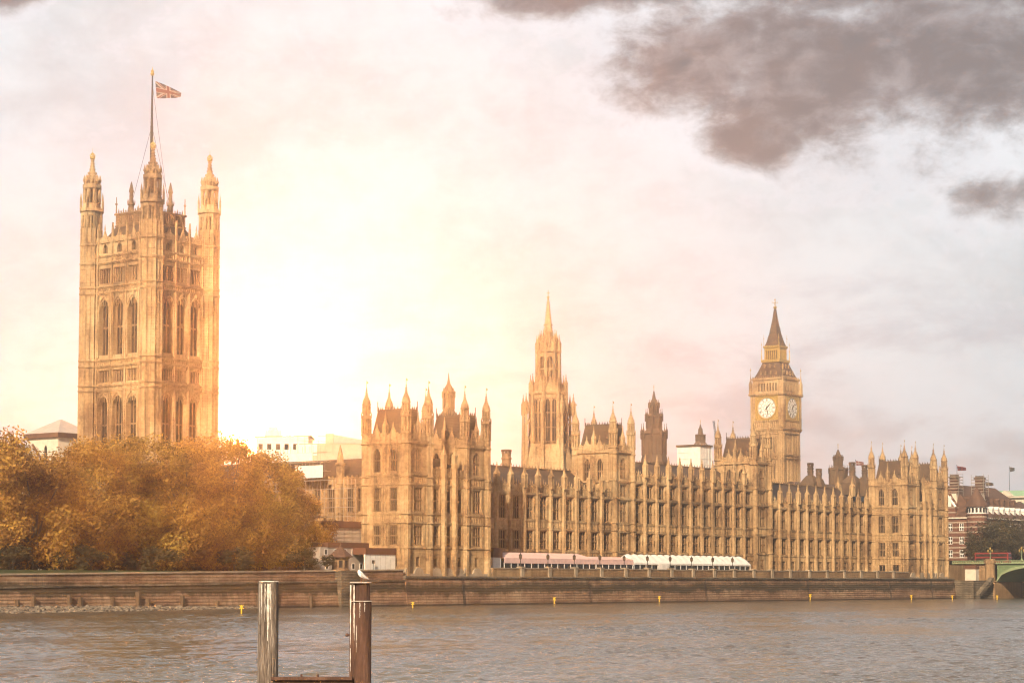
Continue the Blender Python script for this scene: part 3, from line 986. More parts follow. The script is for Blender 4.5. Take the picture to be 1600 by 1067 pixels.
def tower_roof(th, x0, x1, y0, y1, z0, z1):
    r = MB(); mansard(r, x0 + .9, x1 - .9, y0 + .9, y1 - .9, z0, z1, 1.1)
    ro = r.build('roof', 'slate', th)
    c = MB()
    for (a, b, p, q) in ((x0 + 2, x1 - 2, y0 + 2, y0 + 2.15), (x0 + 2, x1 - 2, y1 - 2.15, y1 - 2), (x0 + 2, x0 + 2.15, y0 + 2.2, y1 - 2.2), (x1 - 2.15, x1 - 2, y0 + 2.2, y1 - 2.2)):
        c.box(a, b, p, q, z1, z1 + .45)
        n = int(max(b - a, q - p) / .8)
        for i in range(n + 1):
            c.gem(a + (b - a) * i / n, p + (q - p) * i / n, z1 + .6, .16, .6)
    for cx, cy in ((x0 + 2, y0 + 2), (x1 - 2, y0 + 2), (x0 + 2, y1 - 2), (x1 - 2, y1 - 2)):
        c.tube((cx, cy, z1), (cx, cy, z1 + 2.2), .09)
    # small lucarnes on the visible slopes
    for k in range(3):
        yy = y0 + 2.6 + (y1 - y0 - 5.2) * k / 2
        c.box(x0 + 1.0, x0 + 1.9, yy - .4, yy + .4, z0 + 1.7, z0 + 3.0)
        c.gem(x0 + 1.3, yy, z0 + 3.2, .5, 1.0)
        xx = x0 + 2.4 + (x1 - x0 - 4.8) * k / 2
        c.box(xx - .35, xx + .35, y0 + 1.0, y0 + 1.9, z0 + 1.7, z0 + 3.0)
        c.gem(xx, y0 + 1.3, z0 + 3.2, .45, 1.0)
    inst('roof_crest', c.mesh('roof_crest', 'soot', WP[ro]), ro, WP[ro])

def face_detail(mb, s0, s1, z0, z1, cs, w):
    """thin shafts either side of windows and a niche band between them"""
    for c in cs:
        for sg in (-1, 1):
            mb.box(c + sg * (w / 2 + .18) - .08, c + sg * (w / 2 + .18) + .08, 0, .14, z0, z1)
            mb.box(c + sg * (w / 2 + .55) - .06, c + sg * (w / 2 + .55) + .06, 0, .11, z0, z1)
    for a, b in zip(cs[:-1], cs[1:]):
        m_ = (a + b) / 2
        for o in (-.42, .42): mb.box(m_ + o - .08, m_ + o + .08, 0, .2, z0, z1)
        k = 3
        for i in range(k):
            za = z0 + (z1 - z0) * (i + .2) / k
            mb.box(m_ - .2, m_ + .2, 0, .22, za, za + (z1 - z0) / k * .5)
            mb.gem(m_, .12, za + (z1 - z0) / k * .62, .2, .5)

def pavilion(label, ox):
    X0, A1, B0, X1, Y1 = .46 + ox, 8.6 + ox, 20.6 + ox, 28.9 + ox, 11.6
    z0 = 6.1
    th = thing('corner_pavilion', label, 'pavilion', ((X0 + X1) / 2, 5.5, z0))
    E, S = face_e(0), face_s(X0)
    wl = MB(); st = MB(); pp = MB()
    SW = [3.5, 8.0]
    EA, EB = [(X0 + A1) / 2], [(B0 + X1) / 2]
    EC = [A1 + 2.1, (A1 + B0) / 2, B0 - 2.1]
    lv = ((z0, 12.1, 8.2, 10.3), (12.1, 17.4, 12.7, 17.0), (17.4, 19.3, 0, 0), (19.3, 25.5, 19.8, 25.0), (25.5, 27.5, 0, 0))
    for a, b, zb, zt in lv:
        wl.F = E
        storey(wl, X0, X1, a, b, [] if not zb else ([(c, 1.2, zb, zt, None) for c in EA + EC + EB] if zb < 12 else [(c, 3.0, zb, zt, None) for c in EA + EB] + [(c, 1.9, zb, zt, None) for c in EC]))
        wl.F = S
        storey(wl, .6, Y1, a, b, [(c, 2.1, zb, zt, None) for c in SW] if zb else [])
    wl.F = None
    wl.box(X0 + .6, X1, .6, Y1, z0, 27.5)
    # third storey of the two towers
    for a, b in ((X0, A1), (B0, X1)):
        wl.F = E
        storey(wl, a, b, 27.5, 34.3, [((a + b) / 2, 2.6, 28.2, 33.4, 31.4)])
        wl.F = face_s(a)
        storey(wl, .6, Y1, 27.5, 34.3, [(c, 1.9, 28.2, 33.4, 31.4) for c in SW])
        face_detail(wl, .6, Y1, 27.8, 34.0, SW, 1.9)
        wl.F = None
        wl.box(a + .6, b, .6, Y1, 27.5, 34.3)
    wl.F = S
    face_detail(wl, .6, Y1, 12.6, 17.2, SW, 2.1); face_detail(wl, .6, Y1, 19.7, 25.3, SW, 2.1)
    panels(wl, .9, Y1 - .9, 17.75, 19.25, .6); panels(wl, .9, Y1 - .9, 25.85, 27.4, .6)
    panels(wl, .9, Y1 - .9, 10.6, 12.0, .6)
    wl.F = E
    for z in (17.75, 25.85): panels(wl, X0 + .9, X1 - .9, z, z + 1.5, .6)
    for c, w in [(EA[0], 3.0), (EB[0], 3.0)] + [(c, 1.9) for c in EC]:
        face_detail(wl, 0, 0, 12.6, 17.2, [c], w); face_detail(wl, 0, 0, 19.7, 25.3, [c], w)
    wl.build('wall', 'stone', th)
    for z, h, d in ((12.1, .36, .22), (17.4, .32, .2), (19.3, .32, .2), (25.5, .32, .22), (27.5, .35, .26)):
        st = MB(E); st.box(X0, X1, -.1, d, z, z + h)
        st.F = S; st.box(.12, Y1, -.1, d, z, z + h)
        st.build('string_course', 'stone', th)
    for a, b in ((X0, A1), (B0, X1)):
        st = MB(E); st.box(a, b, -.1, .40, 34.3, 34.85); st.box(a, b, -.1, .2, 33.95, 34.3)
        st.F = face_s(a); st.box(.12, Y1, -.1, .40, 34.3, 34.85); st.box(.12, Y1, -.1, .2, 33.95, 34.3)
        st.build('cornice', 'stone', th)
    pp.F = E; parapet(pp, A1, B0, 27.85, 1.8, .8)
    for a, b in ((X0, A1), (B0, X1)):
        pp.F = E; parapet(pp, a + .8, b - .8, 34.85, 1.7, .7)
        pp.F = face_s(a); parapet(pp, .8, Y1 - .8, 34.85, 1.7, .7)
        pp.F = face_s(b + .1); parapet(pp, .8, Y1 - .8, 34.85, 1.7, .7)
        pp.F = face_e(Y1); parapet(pp, a + .8, b - .8, 34.85, 1.7, .7)
        pp.F = face_s(a)
        for c in SW:
            pp.prism([(c - 1.1, 35.0), (c + 1.1, 35.0), (c + .75, 36.6), (c, 38.0), (c - .75, 36.6)], -.05, .28, 1); pp.gem(c, .1, 38.1, .22, .9)
        pp.F = E
        for c in ((a + b) / 2 - 1.5, (a + b) / 2 + 1.5):
            pp.prism([(c - .9, 35.0), (c + .9, 35.0), (c + .6, 36.5), (c, 37.6), (c - .6, 36.5)], -.05, .28, 1); pp.gem(c, .1, 37.7, .2, .8)
    pp.build('parapet', 'stone', th)
    for zb, h, hb in ((12.7, 4.3, 1), (19.8, 5.2, 1)):
        for c in SW: put_window(th, (X0 + .36, c, zb), RZ_S, 2.1, h, 4, 1)
        for c in EA + EB: put_window(th, (c, .36, zb), RZ_E, 3.0, h, 4, 1)
        for c in EC: put_window(th, (c, .36, zb), RZ_E, 1.9, h, 3, 1)
    for c in EA + EC + EB: put_window(th, (c, .36, 8.2), RZ_E, 1.2, 2.1, 2, 0)
    for c in SW: put_window(th, (X0 + .36, c, 8.2), RZ_S, 2.1, 2.1, 2, 0)
    for a, b in ((X0, A1), (B0, X1)):
        put_window(th, ((a + b) / 2, .36, 28.2), RZ_E, 2.6, 5.2, 4, 1)
        for c in SW: put_window(th, (a + .36, c, 28.2), RZ_S, 1.9, 5.2, 3, 1)
        tower_roof(th, a, b, 0, Y1, 34.6, 41.3)
        for x, y in ((a + .3, .3), (b - .3, .3), (a + .3, Y1 - .3), (b - .3, Y1 - .3)):
            put_turret(th, TK, x, y, z0)
        for x, y in (((a + b) / 2, .1), (a + .1, Y1 / 2), (b - .1, Y1 / 2)):
            inst('pinnacle', MIDPIN, th, (x, y, 34.9))
    bm = buttress_mesh(29.6 - z0, 1.1, .85, rings=[12.1 - z0, 17.4 - z0, 19.3 - z0, 25.5 - z0, 27.5 - z0])
    pm = pinnacle_mesh(4.8, .45)
    for x in (A1 + 4.1, B0 - 4.1):
        put_buttress(th, bm, pm, (x, 0, z0), 29.6 - z0)
    r = MB(); gable_roof(r, A1, B0, .9, Y1, 27.9, 32.0); r.build('roof', 'slate', th)
    # curved stone aprons on the river plinth
    pl = MB(E)
    pl.box(X0 - .5, X1 + .5, -.1, .55, z0, 6.75)
    for c in EA + EC + EB:
        pl.prism([(c - 1.6, 6.75), (c + 1.6, 6.75), (c + 1.2, 7.6), (c + .5, 7.95), (c - .5, 7.95), (c - 1.2, 7.6)], 0, .35, 1)
    for c in (X0, A1, B0, X1): pl.prism([(c - .9, 6.75), (c + .9, 6.75), (c + .5, 8.0), (c - .5, 8.0)], 0, .6, 1)
    pl.build('plinth', 'coping', th)
    return th
SP = pavilion('ornate twin towered pavilion at the near left end of the palace river front', 0)
NP = copy_thing(SP, WP[SP] + Vector((235.85, 0, 0)), 'ornate twin towered pavilion at the far right end of the palace river front')
for o in (SP, NP): o['group'] = 'corner pavilions of the palace'

def river_tower(label):
    X0, X1, Y0, Y1 = 94.8, 103.6, 10.8, 22.8
    th = thing('river_tower', label, 'tower', ((X0 + X1) / 2, Y0, G), group='towers rising from the river front')
    E, S = face_e(Y0), face_s(X0)
    wl = MB(E)
    c = (X0 + X1) / 2
    wl.F = E
    storey(wl, X0, X1, G - .4, 12.2, [(c, 1.7, 8, 10.9, None)])
    storey(wl, X0, X1, 12.2, 17.5, [(c, 3.2, 12.75, 17.25, None)])
    storey(wl, X0, X1, 17.5, 19.4, [])
    storey(wl, X0, X1, 19.4, 25.6, [(c, 3.2, 20, 25.1, None)])
    storey(wl, X0, X1, 25.6, 30, [(c, 3.2, 26.4, 29.4, None)])
    storey(wl, X0, X1, 30, 37.4, [(c, 2.8, 30.9, 36.3, 34.2)])
    for z in (17.9, 30.4): panels(wl, X0 + .8, X1 - .8, z, z + (1.4 if z < 20 else .1), .6)
    for a, b in ((12.7, 17.3), (19.8, 25.4), (26, 29.8), (30.5, 37)): face_detail(wl, 0, 0, a, b, [c], 3.2)
    wl.F = S
    SW = [Y0 + 4.1, Y0 + 8.0]
    storey(wl, Y0 + .6, Y1, G, 27.2, [])
    storey(wl, Y0 + .6, Y1, 27.2, 37.4, [(q, 1.9, 29.6, 36.1, 33.9) for q in SW])
    face_detail(wl, 0, 0, 27.5, 37, SW, 1.9)
    panels(wl, Y0 + .8, Y1 - .8, 27.5, 29.0, .6)
    wl.F = None
    wl.box(X0 + .6, X1, Y0 + .6, Y1, G - .4, 37.4)
    wl.build('wall', 'stone', th)
    for z, h, d in ((12.2, .36, .2), (17.4, .3, .18), (19.4, .3, .18), (25.6, .5, .28), (30, .45, .28), (37.4, .6, .45)):
        st = MB(E); st.box(X0, X1, -.1, d, z, z + h)
        if z > 28: st.F = S; st.box(Y0 + .12, Y1, -.1, d, z, z + h)
        st.build('string_course', 'stone', th)
    pp = MB()
    pp.F = E; parapet(pp, X0 + .8, X1 - .8, 38, 1.7, .7)
    pp.F = S; parapet(pp, Y0 + .8, Y1 - .8, 38, 1.7, .7)
    for q in SW: pp.prism([(q - 1.0, 38.1), (q + 1.0, 38.1), (q + .7, 39.6), (q, 41.0), (q - .7, 39.6)], -.05, .28, 1); pp.gem(q, .1, 41.1, .22, .9)
    pp.F = face_s(X1 + .1); parapet(pp, Y0 + .8, Y1 - .8, 38, 1.7, .7)
    pp.F = face_e(Y1); parapet(pp, X0 + .8, X1 - .8, 38, 1.7, .7)
    pp.build('parapet', 'stone', th)
    put_window(th, (c, Y0 + .36, 8), RZ_E, 1.7, 2.9, 2, 1)
    put_window(th, (c, Y0 + .36, 12.9), RZ_E, 3.2, 4.2, 4, 1)
    put_window(th, (c, Y0 + .36, 20), RZ_E, 3.2, 5.1, 4, 1)
    put_window(th, (c, Y0 + .36, 26.4), RZ_E, 3.2, 3.0, 4, 0)
    put_window(th, (c, Y0 + .36, 30.9), RZ_E, 2.8, 5.4, 4, 1)
    for q in SW: put_window(th, (X0 + .36, q, 29.6), RZ_S, 1.9, 6.5, 3, 1)
    tower_roof(th, X0, X1, Y0, Y1, 37.8, 44.3)
    for x, y in ((X0 + .3, Y0 + .3), (X1 - .3, Y0 + .3), (X0 + .3, Y1 - .3), (X1 - .3, Y1 - .3)):
        put_turret(th, TK2, x, y, G)
    for x, y in ((c, Y0 + .1), (X0 + .1, (Y0 + Y1) / 2)):
        inst('pinnacle', MIDPIN, th, (x, y, 38))
    return th
TC = river_tower('square four turreted river tower just right of the tall central needle spire')
TD = copy_thing(TC, WP[TC] + Vector((69.8, 0, .4)), 'square four turreted river tower directly in front of the foot of the clock tower')

# ================================================================== VICTORIA-STYLE SQUARE TOWER
def big_tower():
    tx, ty, s, sy = -9.0, 67.5, 18.2, 20.3
    th = thing('square_tower', 'huge square gothic tower with four spired corner turrets and a flagpole, behind the park trees', 'tower', (tx + s / 2, ty + sy / 2, G))
    fx, fy = tx - .5, ty - .5
    E, S = face_e(fy), face_s(fx)
    wl = MB(); st = MB(); pp = MB()
    csx = [s / 2 - 4.3, s / 2, s / 2 + 4.3]; csy = [sy / 2 - 4.8, sy / 2, sy / 2 + 4.8]
    for F, o, ln, cs0 in ((E, tx, s, csx), (S, ty, sy, csy)):
        wl.F = F
        cs = [o + c for c in cs0]
        a, b = o + 1.2, o + ln - 1.2
        storey(wl, a, b, G, 32.0, [], 1.4)
        storey(wl, a, b, 32.0, 48.9, [(c, 3.3, 34.5, 47.9, 45.3) for c in cs], 1.4)
        storey(wl, a, b, 48.9, 50.3, [], 1.4)
        storey(wl, a, b, 50.3, 54.6, [(c, 3.6, 50.8, 53.7, None) for c in cs], 1.4)
        storey(wl, a, b, 54.6, 56.0, [], 1.4)
        storey(wl, a, b, 56.0, 71.6, [(c, 3.3, 57.2, 70.2, 67.5) for c in cs], 1.4)
        storey(wl, a, b, 71.6, 73.0, [], 1.4)
        storey(wl, a, b, 73.0, 78.6, [(c, 3.6, 73.8, 77.4, None) for c in cs], 1.4)
        storey(wl, a, b, 78.6, 80.4, [], 1.4)
        storey(wl, a, b, 80.4, 83.6, [(c, 1.5, 80.9, 83.2, 82.0) for c in cs], 1.4)
        for c in cs:     # moulded jambs, ogee hoods, finials
            for zb, zs, zt in ((57.2, 67.5, 71.4), (34.5, 45.3, 48.6)):
                for sg in (-1, 1):
                    wl.box(c + sg * 1.80 - .13, c + sg * 1.80 + .13, 0, .3, zb - .6, zs + .6)
                    wl.box(c + sg * 2.08 - .07, c + sg * 2.08 + .07, 0, .42, zb - 1.0, zt)
                pts = arch_pts(c - 1.9, c + 1.9, zs, zs + 3.3)
                for p, q in zip(pts[:-1], pts[1:]):
                    for m_ in (1, -1):
                        f_ = lambda u: u if m_ == 1 else 2 * c - u
                        P0, P1 = F(f_(p[0]), .2, p[1]), F(f_(q[0]), .2, q[1])
                        FF = wl.F; wl.F = None; wl.tube(P0, P1, .17, 5); wl.F = FF
            wl.gem(c, .2, 71.0, .34, 1.5)
        for c in (cs[0] - 2.18, cs[0] + 2.17, cs[1] + 2.17, cs[2] + 2.18):
            wl.box(c - .2, c + .2, 0, .5, 56, 71.6); wl.box(c - .2, c + .2, 0, .5, 32, 48.9)
            wl.box(c - .16, c + .16, 0, .4, 73, 83.6); wl.box(c - .16, c + .16, 0, .4, 50.3, 54.6)
        panels(wl, a + 1, b - 1, 53.8, 54.55, .5)
        for z, h in ((49.25, .9), (54.95, .9), (71.95, .9), (78.95, 1.2)): panels(wl, a + 1, b - 1, z, z + h, .7, .16)
        for z0_, z1_ in ((68.6, 71.5), (46.3, 48.8)):
            panels(wl, a + 1, b - 1, z0_, z1_, .72, .1)
        for z in (48.9, 50.1, 54.6, 56.0, 71.6, 73.0, 78.6, 80.3):
            st = MB(F); st.box(a, b, -.1, .42, z, z + .32); st.box(a, b, -.1, .24, z - .22, z)
            st.build('string_course', 'stone', th)
        pp.F = F
        parapet(pp, a + 1, b - 1, 83.6, 1.3, .8)
        for c in cs:
            pp.prism([(c - 1.5, 83.4), (c + 1.5, 83.4), (c + .5, 84.9), (c, 86.2), (c - .5, 84.9)], -.1, .35, 1); pp.gem(c, .15, 86.6, .28, 1.3)
        for c in (cs[0] - 2.18, cs[0] + 2.17, cs[1] + 2.17, cs[2] + 2.18):
            pp.prism([(c - .28, 83.4), (c + .28, 83.4), (c + .2, 86.0), (c, 88.0), (c - .2, 86.0)], -.1, .4, 1)
    wl.F = None
    wl.box(tx + .9, tx + s + .5, ty + .9, ty + sy + .5, G, 83.0)
    wl.build('wall', 'stone', th); pp.build('parapet', 'stone', th)
    for c, c_ in zip(csx, csy):
        for zb, h in ((57.2, 13.2), (34.5, 13.4)):
            put_window(th, (tx + c, fy + 1.1, zb), RZ_E, 3.3, h, 3, 1, mat='stone2', t=.14)
            put_window(th, (fx + 1.1, ty + c_, zb), RZ_S, 3.3, h, 3, 1, mat='stone2', t=.14)
        for zb, h in ((50.8, 2.9), (73.8, 3.6)):
            put_window(th, (tx + c, fy + .5, zb), RZ_E, 3.6, h, 4, 0, t=.42)
            put_window(th, (fx + .5, ty + c_, zb), RZ_S, 3.6, h, 4, 0, t=.42)
        put_window(th, (tx + c, fy + .5, 80.9), RZ_E, 1.5, 2.3, 2, 0)
        put_window(th, (fx + .5, ty + c_, 80.9), RZ_S, 1.5, 2.3, 2, 0)
    # corner turrets
    r = 2.5
    t = MB()
    z0 = G
    zz = lambda z: z - z0
    t.rev(0, 0, [(0, r * 1.06), (zz(32), r * 1.04), (zz(87.2), r * .97)])
    shaft_ribs(t, 0, zz(87.2), r * 1.01, t=.2)
    for z in (48.9, 50.1, 54.6, 56.0, 71.6, 73.0, 78.6, 83.1):
        t.rev(0, 0, [(zz(z) - .3, r), (zz(z), r * 1.13), (zz(z) + .36, r * 1.13), (zz(z) + .5, r)])
    z = 34.0
    while z < 86:      # short panel heads across each facet
        t.rev(0, 0, [(zz(z), r * .99), (zz(z) + .06, r * 1.035), (zz(z) + .2, r * 1.035), (zz(z) + .26, r * .99)])
        z += 3.1
    lantern(t, zz(87.2), zz(91), r * .95, .30)
    lantern(t, zz(87.2), zz(91), r * .90, .13, rot=0)
    t.rev(0, 0, [(zz(87.2), r * .22), (zz(91), r * .22)])
    t.rev(0, 0, [(zz(90.3), r * .98), (zz(91), r * 1.02), (zz(91.2), r * 1.18), (zz(91.9), r * 1.18), (zz(91.95), r * .95), (zz(93.2), r * .82)])
    for i in range(8):
        a = PI / 8 + PI / 4 * i
        t.ctr(r * 1.08 * math.cos(a), r * 1.08 * math.sin(a), zz(91.9), zz(94.2), .17)
        t.gem(r * 1.08 * math.cos(a), r * 1.08 * math.sin(a), zz(94.4), .24, 1.4)
    lantern(t, zz(93.2), zz(96.6), r * .76, .3); t.rev(0, 0, [(zz(93.2), .5), (zz(96.6), .5)])
    t.rev(0, 0, [(zz(96.5), r * .78), (zz(96.8), r * .92), (zz(97.6), r * .92), (zz(97.7), r * .8)])
    tm = t.mesh('turret', 'stone')
    sp = MB()
    prof = [(zz(97.6), 1.65), (zz(98.6), 1.5), (zz(99.7), 1.08), (zz(101.0), .70), (zz(102.4), .44), (zz(104.0), .28)]
    sp.rev(0, 0, prof); crockets(sp, 0, 0, prof[1:4], 8, PI / 8, .7, .30); crockets(sp, 0, 0, prof[3:], 8, PI / 8, .7, .17)
    for i in range(8):
        a = PI / 8 + PI / 4 * i
        sp.ctr(1.86 * math.cos(a), 1.86 * math.sin(a), zz(97.4), zz(98.6), .13); sp.gem(1.86 * math.cos(a), 1.86 * math.sin(a), zz(98.7), .2, 1.3)
        b = a + PI / 8
        sp.gem(r * .74 * math.cos(b), r * .74 * math.sin(b), zz(98.7), .42, 1.4)
    sm = sp.mesh('spire', 'stone')
    g = MB()
    g.rev(0, 0, [(zz(103.7), .34), (zz(103.9), .62), (zz(104.3), .66), (zz(104.5), .5)])
    for i in range(8): g.gem(.58 * math.cos(i * PI / 4), .58 * math.sin(i * PI / 4), zz(104.6), .12, .5)
    g.ball((0, 0, zz(105.0)), .4); g.tube((0, 0, zz(105.2)), (0, 0, zz(106.4)), .08, 5, .03)
    gm = g.mesh('finial', 'gold')
    for dx in (0, s):
        for dy in (0, sy):
            tt = inst('turret', tm, th, (tx + dx, ty + dy, z0))
            _inst_sub('spire', sm, tt, (0, 0, 0)); _inst_sub('finial', gm, tt, (0, 0, 0))
    # roof and the raised crest that carries the flagpole
    cx, cy = tx + s / 2, ty + sy / 2
    ro = MB(); ro.sq(cx, cy, [(83.0, 8.4), (87.8, 5.6)])
    ro = ro.build('roof', 'slate', th)
    cr = MB()
    cr.sq(cx, cy, [(87.6, 5.7), (88.0, 5.9), (88.2, 5.6), (90.4, 5.6), (90.5, 5.95), (90.9, 5.95)])
    for F, o in ((face_e(cy - 5.6), cx), (face_s(cx - 5.6), cy)):
        cr.F = F; panels(cr, o - 5.5, o + 5.5, 88.3, 90.4, .75, .2)
        for i in range(15): cr.gem(o - 5.6 + .8 * i, 0, 91.2, .26, .9 if i % 2 else .5)
    cr.F = None
    for sx in (-1, 1):
        for sy in (-1, 1):
            x, y = cx + sx * 5.6, cy + sy * 5.6
            tall = sx * sy < 0
            cr.tube((x, y, 90.5), (x, y, 94.8), .2, 6, .1); cr.ball((x, y, 93.2), .32)
            if tall:
                x, y = cx + sx * 3.2, cy + sy * 3.2
                cr.rev(x, y, [(87.8, .75), (93.0, .7), (93.1, .95), (93.5, .95), (93.6, .5), (96.0, .45), (96.1, .6), (96.4, .6), (98.6, .1)], 8)
                for i in range(8): cr.gem(x + .85 * math.cos(i * PI / 4), y + .85 * math.sin(i * PI / 4), 93.7, .14, .8)
    cr.build('roof_crest', 'stone2', th)
    # flagpole with gilded crown and three stays
    fp = MB(); fp.tube((cx, cy, 87.6), (cx, cy, 112), .42, 8, .34); fp.tube((cx, cy, 112), (cx, cy, 124.0), .3, 8, .15)
    for k in range(4): fp.tube((cx + 1.4 * math.cos(k * PI / 2 + .6), cy + 1.4 * math.sin(k * PI / 2 + .6), 90.9), (cx, cy, 98), .14, 5)
    po = fp.build('flagpole', 'iron', th)
    q = MB(); q.ball((cx, cy, 124.4), .5, 10, 6); q.rev(cx, cy, [(124.7, .3), (125.1, .42), (125.5, .1)], 8); q.tube((cx, cy, 125.3), (cx, cy, 126), .07)
    inst('crown', q.mesh('crown', 'gold', WP[po]), po, WP[po])
    for a, ze in ((PI * .75, 112), (-PI * .2, 112), (-PI * .42, 122)):
        q = MB(); q.tube((cx + 5 * math.cos(a), cy + 5 * math.sin(a), 91), (cx, cy, ze), .045, 4)
        inst('stay', q.mesh('stay', 'iron', WP[po]), po, WP[po])
    return th, cx, cy
VT, VX, VY = big_tower()

# flag of crossed bars, blowing to the right from the pole
def union_colour(u, v):
    """u along the fly 0..1, v down the hoist 0..1 -> material index (0 blue, 1 white, 2 red)"""
    x, y = (u - .5) * 2, (v - .5)
    if abs(y) < .10 or abs(x) < .10: return 2
    if abs(y) < .1667 or abs(x) < .1667: return 1
    for sgn in (1, -1):
        d = (y - sgn * x * .5) / math.sqrt(1.25)
        if abs(d) < .1:
            side = d * (1 if x > 0 else -1) * sgn
            return 2 if 0 < side < .0667 else 1
    return 0
def cloth_flag(name, label, top, size, direction, mats, fn, group, nx=42, nz=26, droop=.32, cat='flag', narrow=.62):
    mb = MB()
    d = Vector(direction + (0,)).normalized(); p = Vector((-d.y, d.x, 0))
    L_, H = size
    for i in range(nx + 1):
        for j in range(nz + 1):
            u, v = i / nx, j / nz
            hh = H * (1 - (1 - narrow) * u ** 1.3)
            wv = math.sin(u * 8.5 + v * 1.3) * .20 * L_ / 5 * u ** .7 + math.sin(u * 15 + v * 3) * .05
            q = Vector(top) + d * (u * L_ * .95 + v * H * .10 * (1 - u)) + p * wv + Vector((0, 0, -droop * L_ * u ** 1.15 - v * hh))
            mb.v.append(tuple(q))
    for i in range(nx):
        for j in range(nz):
            a = i * (nz + 1) + j
            mb.f.append((a, a + nz + 1, a + nz + 2, a + 1)); mb.mi.append(fn((i + .5) / nx, (j + .5) / nz))
    o = mb.build(name, mats, None, top, True)
    return tag(o, label, cat, group)
cloth_flag('flag', 'blue, white and red crossed bar flag flying from the tall pole on the square tower', (VX + .45, VY - .5, 122.7), (6.6, 4.1), (.50, -.86), ['flagblue', 'flagwhite', 'flagred'], union_colour, 'flags', droop=.44, narrow=.26)

# ================================================================== CENTRAL OCTAGON SPIRE
def octagon_tower():
    cx, cy = 166.8, 82.5
    th = thing('spire_tower', 'tall octagonal stone tower tapering to a needle spire, in the middle of the skyline', 'tower', (cx, cy, G))
    wl = MB()
    wl.rev(cx, cy, [(G, 7.6), (40.5, 7.4), (44.5, 6.3), (46, 6.1)])
    wl.rev(cx, cy, [(46, 5.05), (60.6, 5.05)])
    for i in range(8):
        a = PI / 8 + PI / 4 * i
        x, y = cx + 5.45 * math.cos(a), cy + 5.45 * math.sin(a)
        wl.rev(x, y, [(41, .75), (61.4, .62)], 6, a)
        # arched panel heads and mid shaft on each side
        b = PI / 4 * i
        nx_, ny_ = math.cos(b), math.sin(b)
        F = lambda s, d, z, nx_=nx_, ny_=ny_: (cx + nx_ * (5.1 + d) - ny_ * s, cy + ny_ * (5.1 + d) + nx_ * s, z)
        wl.F = F
        wl.box(-.2, .2, -.6, .0, 46, 60.5)
        wl.box(-2.1, 2.1, -.6, 0, 59.6, 60.6); wl.box(-2.1, -1.8, -.6, 0, 46, 59.6); wl.box(1.8, 2.1, -.6, 0, 46, 59.6)
        for c in (-1.0, 1.0): spandrel(wl, c - .8, c + .8, 57.4, 59.5, 59.65, -.6, -.03)
        wl.box(-2.4, 2.4, -.5, .12, 45.6, 46.0)
        panels(wl, -2.3, 2.3, 60.7, 61.6, .6, .1)
        # gabled lucarne at the foot
        wl.prism([(-.9, 41), (.9, 41), (.9, 43), (0, 45), (-.9, 43)], .5, 1.2, 1)
        wl.box(-.35, .35, 1.18, 1.24, 41.3, 43.0)
        wl.F = None
    wl.rev(cx, cy, [(60.6, 5.5), (60.9, 5.95), (61.5, 5.95), (61.6, 5.6), (61.7, 4.9), (64.6, 3.8)])
    # upper lantern
    for i in range(8):
        a = PI / 8 + PI / 4 * i
        wl.rev(cx + 3.45 * math.cos(a), cy + 3.45 * math.sin(a), [(61.5, .62), (73.6, .5)], 6, a)
        b = PI / 4 * i
        nx_, ny_ = math.cos(b), math.sin(b)
        wl.F = lambda s, d, z, nx_=nx_, ny_=ny_: (cx + nx_ * (3.15 + d) - ny_ * s, cy + ny_ * (3.15 + d) + nx_ * s, z)
        wl.box(-1.2, 1.2, -.4, 0, 68.2, 68.7); wl.box(-1.2, 1.2, -.4, 0, 72.4, 73.4); wl.box(-.1, .1, -.3, -.05, 64.5, 72.6)
        spandrel(wl, -.95, .95, 71.0, 72.3, 72.45, -.4, -.03)
        wl.prism([(-1.3, 61.6), (1.3, 61.6), (.9, 63.5), (0, 66.2), (-.9, 63.5)], .3, .9, 1)
        wl.gem(0, .6, 66.2, .25, 1.0)
        wl.F = None
    wl.rev(cx, cy, [(64, .8), (73, .8)])
    wl.rev(cx, cy, [(73.3, 3.5), (73.6, 3.9), (74.1, 3.9), (74.2, 3.2)])
    wl.rev(cx, cy, [(74.1, 3.1), (76.0, 2.6), (76.2, 2.75), (76.7, 2.7), (77.9, 1.8), (78.4, 1.7)])
    wl.build('wall', 'stone', th)
    for i in range(8):
        b = PI / 4 * i
        for c in (-1.0, 1.0):
            x = cx + math.cos(b) * 4.7 - math.sin(b) * c; y = cy + math.sin(b) * 4.7 + math.cos(b) * c
            o = put_window(th, (x + .45 * math.cos(b), y + .45 * math.sin(b), 46.6), b + PI / 2, 1.6, 13.0, 2, 2)
    pa = pinnacle_mesh(6.2, .42); pb = pinnacle_mesh(5.6, .38); pc_ = pinnacle_mesh(5.4, .34)
    for i in range(8):
        a = PI / 8 + PI / 4 * i
        b_ = MB(); x, y = cx + 7.7 * math.cos(a), cy + 7.7 * math.sin(a)
        b_.rev(x, y, [(38, .7), (48, .5), (55, .42)], 6, a)
        for z in (51.5, 46.5):
            b_.tube((x, y, z), (cx + 5.6 * math.cos(a), cy + 5.6 * math.sin(a), z + 2.6), .24, 5)
        bo = b_.build('flying_buttress', 'stone', th)
        inst('pinnacle', pa, bo, Vector((x, y, 54.9)) + Vector((0, 0, 0)))
        inst('pinnacle', pb, th, (cx + 5.45 * math.cos(a), cy + 5.45 * math.sin(a), 61.3))
        inst('pinnacle', pc_, th, (cx + 3.5 * math.cos(a), cy + 3.5 * math.sin(a), 73.4))
        inst('pinnacle', pc_, th, (cx + 2.5 * math.cos(a + PI / 8), cy + 2.5 * math.sin(a + PI / 8), 74.9))
    sp = MB()
